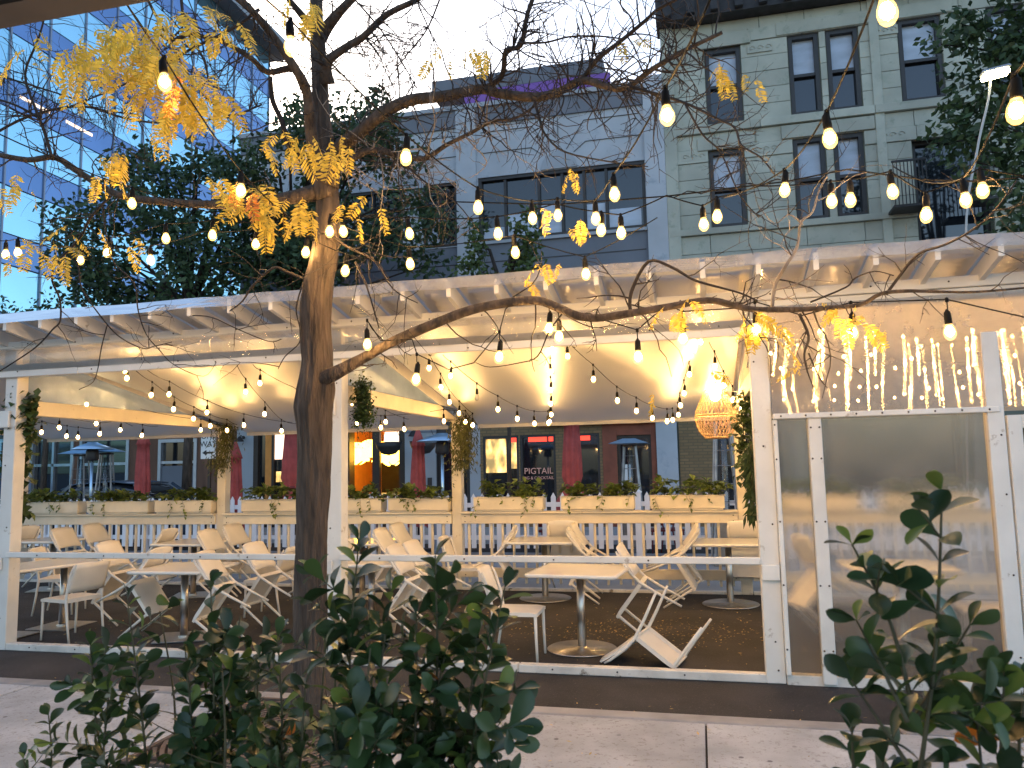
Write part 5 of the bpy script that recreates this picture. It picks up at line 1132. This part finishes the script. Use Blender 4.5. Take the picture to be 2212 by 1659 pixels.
def heater_pyramid(label, x, y, h=2.2, rz=.4, cap=True):
    t = thing('pyramid_heater', label, 'patio heater', (x, y, gz(y)), rz, 'pyramid patio heaters')
    for sx, sy in ((1, 1), (1, -1), (-1, 1), (-1, -1)): g = MB(); g.bar((sx * .24, sy * .24, .05), (sx * .11, sy * .11, h - .12), .03, .03); g.build('frame_leg', M['steel_dull'], t, True)
    g = MB(); g.box((0, 0, .04), (.55, .55, .08), None, .01); g.build('base', M['steel_dull'], t, True)
    g = MB(); g.lathe([(.055, .75), (.055, h - .2)], 16); g.build('glass_tube', M['heat_glass'], t, True)
    g = MB(); g.box((0, 0, .42), (.34, .34, .66), None, .01); g.build('gas_housing', M['steel_dull'], t, True)
    for z in (1.0, 1.3, 1.6, 1.85):
        r = .24 - .13 * (z - .05) / (h - .17); g = MB()
        for a, b_ in (((-r, -r), (r, -r)), ((r, -r), (r, r)), ((r, r), (-r, r)), ((-r, r), (-r, -r))): g.tube([(*a, z), (*b_, z)], .006, 4)
        g.build('guard_hoop', M['steel_dull'], t, True)
    g = MB(); g.box((0, 0, h - .11), (.26, .26, .04)); g.build('collar', M['frame_dark'], t, True)
    if cap: g = MB(); g.add([(-.38, -.38, h - .07), (.38, -.38, h - .07), (.38, .38, h - .07), (-.38, .38, h - .07), (-.12, -.12, h + .03), (.12, -.12, h + .03), (.12, .12, h + .03), (-.12, .12, h + .03)], [(3, 2, 1, 0), (4, 5, 6, 7), (0, 1, 5, 4), (1, 2, 6, 5), (2, 3, 7, 6), (3, 0, 4, 7)]); g.build('reflector_cap', M['heat_cap'], t, True)
    return t
def heater_mushroom(label, x, y, h, r=.42):
    t = thing('mushroom_heater', label, 'patio heater', (x, y, gz(y)), 0, 'mushroom patio heaters')
    g = MB(); g.lathe([(.0, h - .14), (r, h - .17), (r + .01, h - .155), (r * .5, h - .06), (.12, h - .02), (.10, h), (0, h)], 24); g.build('reflector_dome', M['heat_cap'], t, True)
    g = MB(); g.lathe([(.11, h - .42), (.14, h - .38), (.13, h - .2), (.1, h - .155)], 16); g.build('burner_head', M['frame_dark'], t, True)
    g = MB(); g.lathe([(.035, .6), (.03, h - .42)], 12); g.build('pole', M['heat_cap'], t, True)
    g = MB(); g.lathe([(.23, 0), (.23, .04), (.19, .06), (.19, .62), (.12, .70), (0, .7)], 20); g.build('gas_base', M['steel_dull'], t, True)
heater_mushroom('mushroom patio heater with pale blue dome between two pyramid heaters', at(200, 965, 14.8).x, 14.8, 2.42, .44)
heater_pyramid('pyramid patio heater with glass tube, nearest the ivy clad post', at(176, 975, 15.6).x, 15.6, 2.28, .3)
heater_pyramid('pyramid patio heater with glass tube beside the parked car', at(230, 975, 15.5).x, 15.5, 2.30, .5)
heater_mushroom('mushroom patio heater with wide bright blue dome beside the olive vine', at(955, 945, 14.6).x, 14.6, 2.36, .50)
ht = heater_pyramid('pyramid patio heater with a white notice before the brick doorway', at(1360, 965, 15.3).x, 15.3, 2.16, 0)
heater_pyramid('tall pyramid patio heater below the woven pendant', at(1562, 950, 13.2).x, 13.2, 2.45, .1, False)
# ONE WAY sign
sp_ = at(452, 960, 14.4); sg = thing('one_way_sign', 'white ONE WAY sign with black arrow on a brown post', 'sign', (sp_.x, 14.4, .1))
g = MB(); g.box((0, .03, 1.5), (.06, .05, 2.9)); g.build('sign_post', M['frame_brown'], sg, True)
g = MB(); g.box((-.02, 0, 2.26), (.36, .008, .60), None, .003); pl_ = g.build('sign_plate', M['sign_white'], sg, True)
text_mesh('lettering', 'ONE', .17, 'sign_black', Vector((sp_.x - .02, 14.4 - .008, .1 + 2.44)), sg, .004); text_mesh('lettering', 'WAY', .17, 'sign_black', Vector((sp_.x - .02, 14.4 - .008, .1 + 2.27)), sg, .004)
g = MB(); g.poly([(-.16, -.006, 2.09), (-.06, -.006, 2.15), (-.06, -.006, 2.11), (.10, -.006, 2.11), (.10, -.006, 2.07), (-.06, -.006, 2.07), (-.06, -.006, 2.03)], .003, (0, -1, 0)); g.build('arrow', M['sign_black'], sg, True)
# parked car
def make_car(label, x, y):
    t = thing('parked_car', label, 'car', (x, y, gz(y)))
    L_ = 4.5
    def loft(secs, name, m):
        g = MB(); n = 16
        for xx, w_, z0, z1 in secs:
            for k in range(n):
                a = 2 * PI * (k + .5) / n; ca_, sa_ = math.cos(a), math.sin(a); e = .35
                g.v.append((xx, w_ / 2 * math.copysign(abs(ca_) ** e, ca_), (z0 + z1) / 2 + (z1 - z0) / 2 * math.copysign(abs(sa_) ** e, sa_)))
        for i in range(len(secs) - 1):
            for k in range(n): g.f.append((i * n + k, i * n + (k + 1) % n, (i + 1) * n + (k + 1) % n, (i + 1) * n + k)); g.sm.append(True)
        g.f.append(tuple(reversed(range(n)))); g.sm.append(False); g.f.append(tuple((len(secs) - 1) * n + k for k in range(n))); g.sm.append(False)
        return g.build(name, M[m], t, True)
    loft([(-2.25, 1.4, .4, .75), (-2.15, 1.72, .3, .95), (-1.4, 1.82, .25, 1.02), (0, 1.84, .25, 1.0), (1.2, 1.82, .25, .98), (2.0, 1.74, .28, .85), (2.22, 1.5, .35, .7)], 'body', 'car_paint')
    loft([(-2.02, 1.42, .95, 1.02), (-1.75, 1.38, .95, 1.34), (-1.3, 1.34, .95, 1.48), (-.3, 1.32, .95, 1.53), (.4, 1.34, .95, 1.46), (1.15, 1.45, .95, 1.02)], 'cabin_glass', 'car_glass')
    loft([(-1.72, 1.2, 1.36, 1.40), (-1.3, 1.24, 1.48, 1.52), (-.3, 1.24, 1.53, 1.575), (.35, 1.22, 1.47, 1.51)], 'roof', 'car_paint')
    for s in (-1, 1):
        g = MB(); g.bar((-1.95, s * .70, 1.0), (-1.35, s * .66, 1.5), .05, .07); g.bar((-.35, s * .69, .98), (-.38, s * .655, 1.53), .05, .06); g.bar((.4, s * .665, 1.48), (1.15, s * .73, .99), .05, .06); g.build('pillar', M['car_paint'], t, True)
    for xx in (-1.4, 1.4):
        for s in (-1, 1):
            wh = thing('wheel', None, None, (xx, s * .80, .33)); wh.parent = t
            g = MB(); g.lathe([(.2, -.1), (.32, -.09), (.33, 0), (.32, .09), (.2, .1)], 22, M=Matrix.Rotation(PI / 2, 3, 'X')); g.build('tyre', M['black'], wh, True)
            g = MB(); g.lathe([(0, -.105), (.2, -.095), (.2, .095), (0, .105)], 16, M=Matrix.Rotation(PI / 2, 3, 'X')); g.build('rim', M['steel'], wh, True)
    for s in (-1, 1): g = MB(); g.box((-2.16, s * .62, .82), (.08, .28, .14), None, .02); g.build('tail_light', M['red_paint'], t, True); g = MB(); g.box((2.1, s * .6, .7), (.1, .3, .12), None, .02); g.build('headlight', M['sign_white'], t, True)
make_car('dark blue grey car parked before the aluminium framed shop windows', -13.3, 16.25)
# wall lamps and hanging bowls on the grey columns
for x, z, nm in ((-12.85, 2.75, 'grey pilaster near the trunk'), (-7.55, 2.75, 'grey column with the hanging bowls')):
    t = thing('wall_lamp', 'small dark wall lamp on the ' + nm, 'lamp', (x, FY - .07, z), 0, 'dark wall lamps')
    g = MB(); g.lathe([(.05, -.02), (.05, 0)], 12, M=Matrix.Rotation(PI / 2, 3, 'X')); g.build('back_plate', M['frame_dark'], t, True)
    g = MB(); g.tube([(0, 0, 0), (0, -.12, .06), (0, -.18, .02)], .012, 6); g.build('arm', M['frame_dark'], t, True)
    g = MB(); g.lathe([(.03, .03), (.05, 0), (.12, -.10), (.125, -.12), (.0, -.09)], 14, (0, -.18, 0)); g.build('shade', M['frame_dark'], t, True)
for x, Yb, nm in ((-8.35 * .93, 18.6, 'before the lit restaurant window'), (-7.35 * .93, 18.6, 'before the grey column')):
    t = thing('hanging_bowl', 'black half round hanging bowl basket ' + nm, 'hanging basket', (x, Yb, 2.45), 0, 'hanging bowl baskets')
    g = MB(); g.lathe([(.01, -.34), (.18, -.30), (.30, -.16), (.345, 0), (.325, 0), (.28, -.14), (.0, -.28)], 22); g.build('bowl', M['frame_dark'], t, True)
    g = MB()
    for k in range(3): a = 2 * PI * k / 3 + .4; g.tube([(.335 * math.cos(a), .335 * math.sin(a), 0), (0, 0, .75)], .007, 4)
    g.build('hanger', M['frame_dark'], t, True)
# woven pendant under the pergola
wp = at(1546, 878, 9.4); t = thing('woven_pendant', 'pear shaped woven rattan pendant lamp glowing amber by the right hand post', 'lamp', (wp.x, 9.4, wp.z))

prof = [(.44, .03), (.36, .055), (.26, .09), (.13, .150), (.0, .21), (-.07, .238), (-.13, .245), (-.20, .235), (-.28, .205), (-.35, .155), (-.37, .135)]
def pr(z):
    for (za, ra), (zb, rb) in zip(prof, prof[1:]):
        if za >= z >= zb: return ra + (rb - ra) * (za - z) / (za - zb)
    return prof[-1][1]
for sgn in (-1, 1):
    g = MB()
    for k in range(30):
        pts = []
        for i in range(19): z = .44 - .81 * i / 18; a = 2 * PI * k / 30 + sgn * (1.5 * i / 18); r = pr(z) + .004 * sgn * (1 if i % 2 else -1); pts.append((r * math.cos(a), r * math.sin(a), z))
        g.tube(pts, .0034, 3, False)
    g.build('weave', M['rattan'], t, True)
g = MB()
for z, r_ in ((.44, .010), (-.105, .008), (-.37, .012)): g.lathe([(pr(z) - r_, z), (pr(z), z + r_), (pr(z) + r_, z), (pr(z), z - r_)], 30, closed=True)
g.build('hoop', M['rattan'], t, True)
g = MB(); g.lathe([(0, -.08), (.05, -.05), (.06, .01), (.04, .08), (0, .10)], 12, (0, 0, .14)); g.build('bulb', M['bulb'], t, True)
g = MB(); g.tube([(0, 0, .17), (0, 0, zr(9.4) - .03 - wp.z)], .006, 5); g.build('cord', M['black'], t, True)
# street lamp beyond the pergola
lp = at(2150, 162, 12.5); bx_ = at(2085, 540, 12.5)
t = thing('street_lamp', 'lit street lamp on a leaning pale pole before the dark green tree', 'street lamp', (bx_.x - .3, 12.5, .11))
pts = [(bx_.x - .3, 12.5, .11), (bx_.x, 12.5, bx_.z), tuple(at(2110, 330, 12.5)), tuple(at(2135, 215, 12.5)), tuple(lp + Vector((-.05, 0, .1)))]
g = MB(); g.tube([p for p, r in smooth([(Vector(p), 1) for p in pts], 5)], .017, 8); g.build('lamp_pole', M['pole_pale'], t)
g = MB(); g.box(lp + Vector((0, 0, .07)), (.40, .18, .06), Matrix.Rotation(-.15, 3, 'Y'), .02); g.build('lamp_head', M['steel_dull'], t)
g = MB(); g.box(lp, (.36, .16, .06), Matrix.Rotation(-.15, 3, 'Y'), .015); g.build('lens', M['street_lamp'], t)
# canopy of the building the view looks out from
t = thing('canopy', 'dark grey canopy slab with brown trim overhead', 'canopy', (-1.5, .6, 3.34))
g = MB(); g.box((-3.4, .55, 3.455), (9, 2.86, .22), None, .01); g.build('canopy_slab', M['canopy'], t); g = MB(); g.box((-3.4, 1.995, 3.455), (9, .022, .19), None, .004); g.build('edge_trim', M['canopy_edge'], t)
g = MB(); g.box((-3.4, 1.945, 3.325), (9, .11, .035)); g.build('drip_trim', M['canopy_edge'], t)
# a pigeon grey scrap of paper on the pavement
pp_ = at(1010, 1572, 4.6); g = MB(); g.grid(lambda u, v: (u * .12, v * .06, .02 * math.sin(u * 4) + .01 * v), 4, 3); o = g.build('paper_scrap', M['paper']); o.location = (pp_.x, 4.75, .103); tag(o, 'curled white paper scrap lying on the pavement behind the shrub', 'paper')

# ================================================================== climbing and hanging greenery
def vine(label, name, spine, leafm_, n, lsz, spread, shape='ivy', strands=0):
    t = thing(name, label, 'plant', spine[0]); g = MB(); s_ = smooth([(Vector(p), 1) for p in spine], 5); pts = [p for p, r in s_]
    st = MB(); st.tube(pts, .006, 5); st.build('stem', M['shrub_stem'], t)
    for q in range(n):
        f = random.random(); i = min(len(pts) - 2, int(f * (len(pts) - 1))); p = pts[i].lerp(pts[i + 1], R(0, 1)) + Vector((random.gauss(0, spread[0]), random.gauss(0, spread[0] * .8), random.gauss(0, spread[1])))
        if shape == 'ivy': leaf_card(g, p, (R(-1, 1), R(-1, .2), R(-1, .1)), (0, 0, 1), lsz * R(.7, 1.3), lsz * R(.7, 1.1), .1)
        else:
            d = Vector((R(-.6, .6), R(-.6, .4), R(-1.2, -.2))); leaf_card(g, p, d, (0, 1, 0), lsz * R(.7, 1.4), lsz * .22, .1)
    for q in range(strands):
        p = random.choice(pts) + Vector((random.gauss(0, spread[0]), random.gauss(0, spread[0]), 0)); L_ = R(.1, .35)
        for k in range(int(L_ / .016)):
            p = p + Vector((R(-.006, .006), R(-.006, .006), -.016))
            leaf_card(g, p, (R(-1, 1), R(-1, 1), R(-.8, .2)), (0, 0, 1), lsz * .8, lsz * .3, .1)
    o = g.build('foliage', M[leafm_], t); o['kind'] = 'stuff'
A = lambda x, y, Y: tuple(at(x, y, Y))
vine('dark green ivy climbing the post at the end of the pergola', 'ivy_vine', [A(40, 1110, 6.95), A(38, 1020, 6.9), A(48, 950, 6.85), A(55, 900, 6.82), A(52, 850, 6.82)], 'ivy', 900, .10, (.062, .03))
vine('small leaved trailing greenery hung from the split grain post', 'trailing_plant', [A(782, 828, 6.95), A(784, 870, 6.9), A(784, 905, 6.9)], 'ivy', 1500, .035, (.045, .05), 'ivy', 40)
vine('olive green feathery vine hung on the back post before the ONE WAY sign', 'hanging_vine', [A(492, 915, 10.3), A(485, 960, 10.25), A(470, 1010, 10.25)], 'vine', 900, .07, (.085, .06), 'thin', 12)
vine('olive green feathery vine hung on the back post beside the blue heater dome', 'hanging_vine', [A(1003, 905, 10.3), A(1000, 950, 10.25), A(998, 1000, 10.25)], 'vine', 900, .075, (.085, .06), 'thin', 8)
vine('dark green hanging plant behind the post at the walled end', 'trailing_plant', [A(1612, 850, 8.2), A(1608, 900, 8.0), A(1606, 950, 8.0), A(1618, 1030, 7.6)], 'ivy', 420, .07, (.05, .05), 'ivy')
vine('long dark strap leaves trailing down the post at the walled end', 'trailing_plant', [A(1622, 960, 7.0), A(1625, 1040, 7.0), A(1628, 1110, 7.0)], 'ivy', 160, .12, (.02, .03), 'thin')

# ================================================================== shrubs in front
def leaf_mesh(name, m, L_, W_, cup, seed):
    L_ *= 1.2; W_ *= 1.18
    rs = random.Random(seed); g = MB(); prof = [(0, .04), (.15, .22), (.35, .62), (.55, .92), (.72, 1.0), (.87, .78), (.96, .42), (1.0, .0)]
    vs = []
    for t, wd in prof:
        z = -.22 * L_ * t * t + cup * 0
        for s in (-1, 0, 1): vs.append((L_ * t, s * W_ / 2 * wd, z + abs(s) * W_ * cup * wd + rs.uniform(-.0004, .0004)))
    fs = []
    for i in range(len(prof) - 1):
        for k in range(2): fs.append((i * 3 + k, (i + 1) * 3 + k, (i + 1) * 3 + k + 1, i * 3 + k + 1))
    g.add(vs, fs, True); return g.mesh(name, m)
SL = [leaf_mesh('leaf', M['shrub'], L_, W_, c_, s_) for L_, W_, c_, s_ in ((.044, .025, .16, 1), (.050, .029, .10, 2), (.040, .024, .22, 3), (.046, .022, .18, 4))]
SY = [leaf_mesh('leaf', M['shrub_young'], L_, W_, c_, s_) for L_, W_, c_, s_ in ((.040, .020, .20, 5), (.046, .026, .15, 6))]
SO = [leaf_mesh('leaf', M['orange'], .045, .026, .2, 7)]
def shrub(label, base, tips, dens=1.0, scale=1.0, young=.15, side=.35):
    t = thing('foreground_shrub', label, 'shrub', base, 0, 'glossy shrubs in front of the window'); cnt = [0]
    def put(p, d, up, s):
        if cnt[0] >= 300: return
        cnt[0] += 1
        d = d.normalized(); y_ = up.cross(d)
        if y_.length < .05: y_ = d.orthogonal()
        y_.normalize(); z_ = d.cross(y_)
        m_ = Matrix((d, y_, z_)).transposed().to_4x4()
        pool = SO if random.random() < .002 else (SY if random.random() < young else SL)
        inst('leaf', random.choice(pool), t, Matrix.Translation(p - t.location) @ m_ @ Matrix.Rotation(R(-.5, .5), 4, 'X') @ Matrix.Scale(s, 4))
    def stem(p0, p1, r, lev, z_leaf):
        n = 9; mid = (p0 + p1) / 2 + Vector((R(-.02, .02), R(-.02, .02), 0)) * (p1 - p0).length * 3
        pts = [p for p, q in smooth([(p0, 1), (mid, 1), (p1, 1)], 6)]
        g = MB(); g.tube(pts, [r * (1 - .6 * i / (len(pts) - 1)) for i in range(len(pts))], 6); g.build('stem', M['shrub_stem'], t)
        Ls = (p1 - p0).length; step = .026 * scale / dens; acc = 0; k = 0; ang = R(0, 6.28)
        for i in range(len(pts) - 1):
            seg = (pts[i + 1] - pts[i]); u = seg.normalized(); a = acc
            while a < seg.length:
                p = pts[i] + u * a
                if p.z > z_leaf:
                    f = (i + a / seg.length) / (len(pts) - 1); ang += 1.57 + R(-.3, .3); s1 = u.orthogonal().normalized(); s1.rotate(Quaternion(u, ang))
                    for sg in (-1, 1):
                        if random.random() < .93: put(p, s1 * sg * R(.7, 1) + u * R(.25, .8) + Vector((0, 0, R(-.1, .25))), u, scale * R(.75, 1.15) * (1 - .25 * (f > .93)))
                    if lev == 0 and random.random() < side and f < .86:
                        s2 = u.orthogonal().normalized(); s2.rotate(Quaternion(u, R(0, 6.28))); stem(p, p + (u * .55 + s2).normalized() * R(.05, .12) * scale, r * .5, 1, z_leaf)
                a += step
            acc = a - seg.length
        put(p1, (pts[-1] - pts[-2]) + Vector((R(-.02, .02), R(-.02, .02), 0)), Vector((R(-1, 1), -1, 0)), scale * .8); put(p1, (pts[-1] - pts[-2]).normalized() + Vector((R(-.6, .6), R(-.6, .6), 0)), Vector((0, 0, 1)), scale * .7)
    for tx, ty, tY, bx, by in tips: stem(at(bx, by, tY + R(-.05, .05)), at(tx, ty, tY), .0035, 0, at(bx, by, tY).z + .0)
    return t
def gb(x, Y): p = at(x, 1700, Y); return (p.x, Y, .10)
shrub('tiny upright shrub shoot at the pavement corner', gb(105, 1.5), [(105, 1545, 1.5, 95, 1760), (50, 1640, 1.5, 60, 1760)], .9, .8)
shrub('glossy shrub with a bright young shoot below the upright chair', gb(250, 1.45), [(195, 1395, 1.45, 280, 1800), (275, 1295, 1.4, 330, 1800), (235, 1500, 1.4, 250, 1800), (345, 1320, 1.5, 350, 1800)], 1.15, .92, .22)
shrub('glossy shrub below the table with tipped chairs', gb(450, 1.4), [(455, 1262, 1.45, 450, 1800), (400, 1400, 1.4, 420, 1800), (520, 1330, 1.5, 500, 1800), (480, 1450, 1.35, 470, 1800)], 1.15, .92)
shrub('dark glossy shrub just in front of the tree base', gb(620, 1.4), [(600, 1375, 1.45, 600, 1800), (660, 1480, 1.4, 640, 1800), (560, 1420, 1.5, 560, 1800), (700, 1430, 1.45, 700, 1800)], 1.15, .92)
shrub('tall dark glossy shrub beside the trunk reaching the guard rail', gb(800, 1.3), [(775, 1170, 1.3, 800, 1800), (845, 1280, 1.3, 820, 1800), (740, 1330, 1.35, 770, 1800), (800, 1400, 1.25, 800, 1800)], 1.15, .98)
shrub('glossy shrub with a forked top before the hidden table chairs', gb(930, 1.3), [(940, 1200, 1.3, 900, 1800), (900, 1330, 1.3, 890, 1800), (960, 1420, 1.3, 920, 1800)], 1.15, .98)
shrub('open glossy shrub with one orange leaf below the standing chair', gb(1050, 1.3), [(1090, 1270, 1.3, 990, 1800), (1030, 1380, 1.32, 980, 1800), (1060, 1540, 1.35, 960, 1800)], .95, 1.0, .12, .45)
shrub('tall open glossy shrub before the ribbed plastic wall', gb(1990, 1.15), [(2035, 1062, 1.15, 1975, 1750), (1840, 1175, 1.15, 1965, 1500), (1850, 1340, 1.15, 1960, 1560), (2095, 1350, 1.17, 1975, 1560), (1840, 1470, 1.15, 1960, 1650)], .75, .95, .15, .45)
shrub('dense glossy shrub beside the tall open one', gb(2180, 1.2), [(2170, 1450, 1.2, 2150, 1800), (2215, 1480, 1.2, 2220, 1800), (2110, 1560, 1.2, 2100, 1800)], .85, .9)
shrub('low glossy shrub sprigs at the foot of the tall open shrub', gb(1880, 1.2), [(1840, 1570, 1.2, 1850, 1800), (1910, 1610, 1.2, 1900, 1800)], .8, .88)
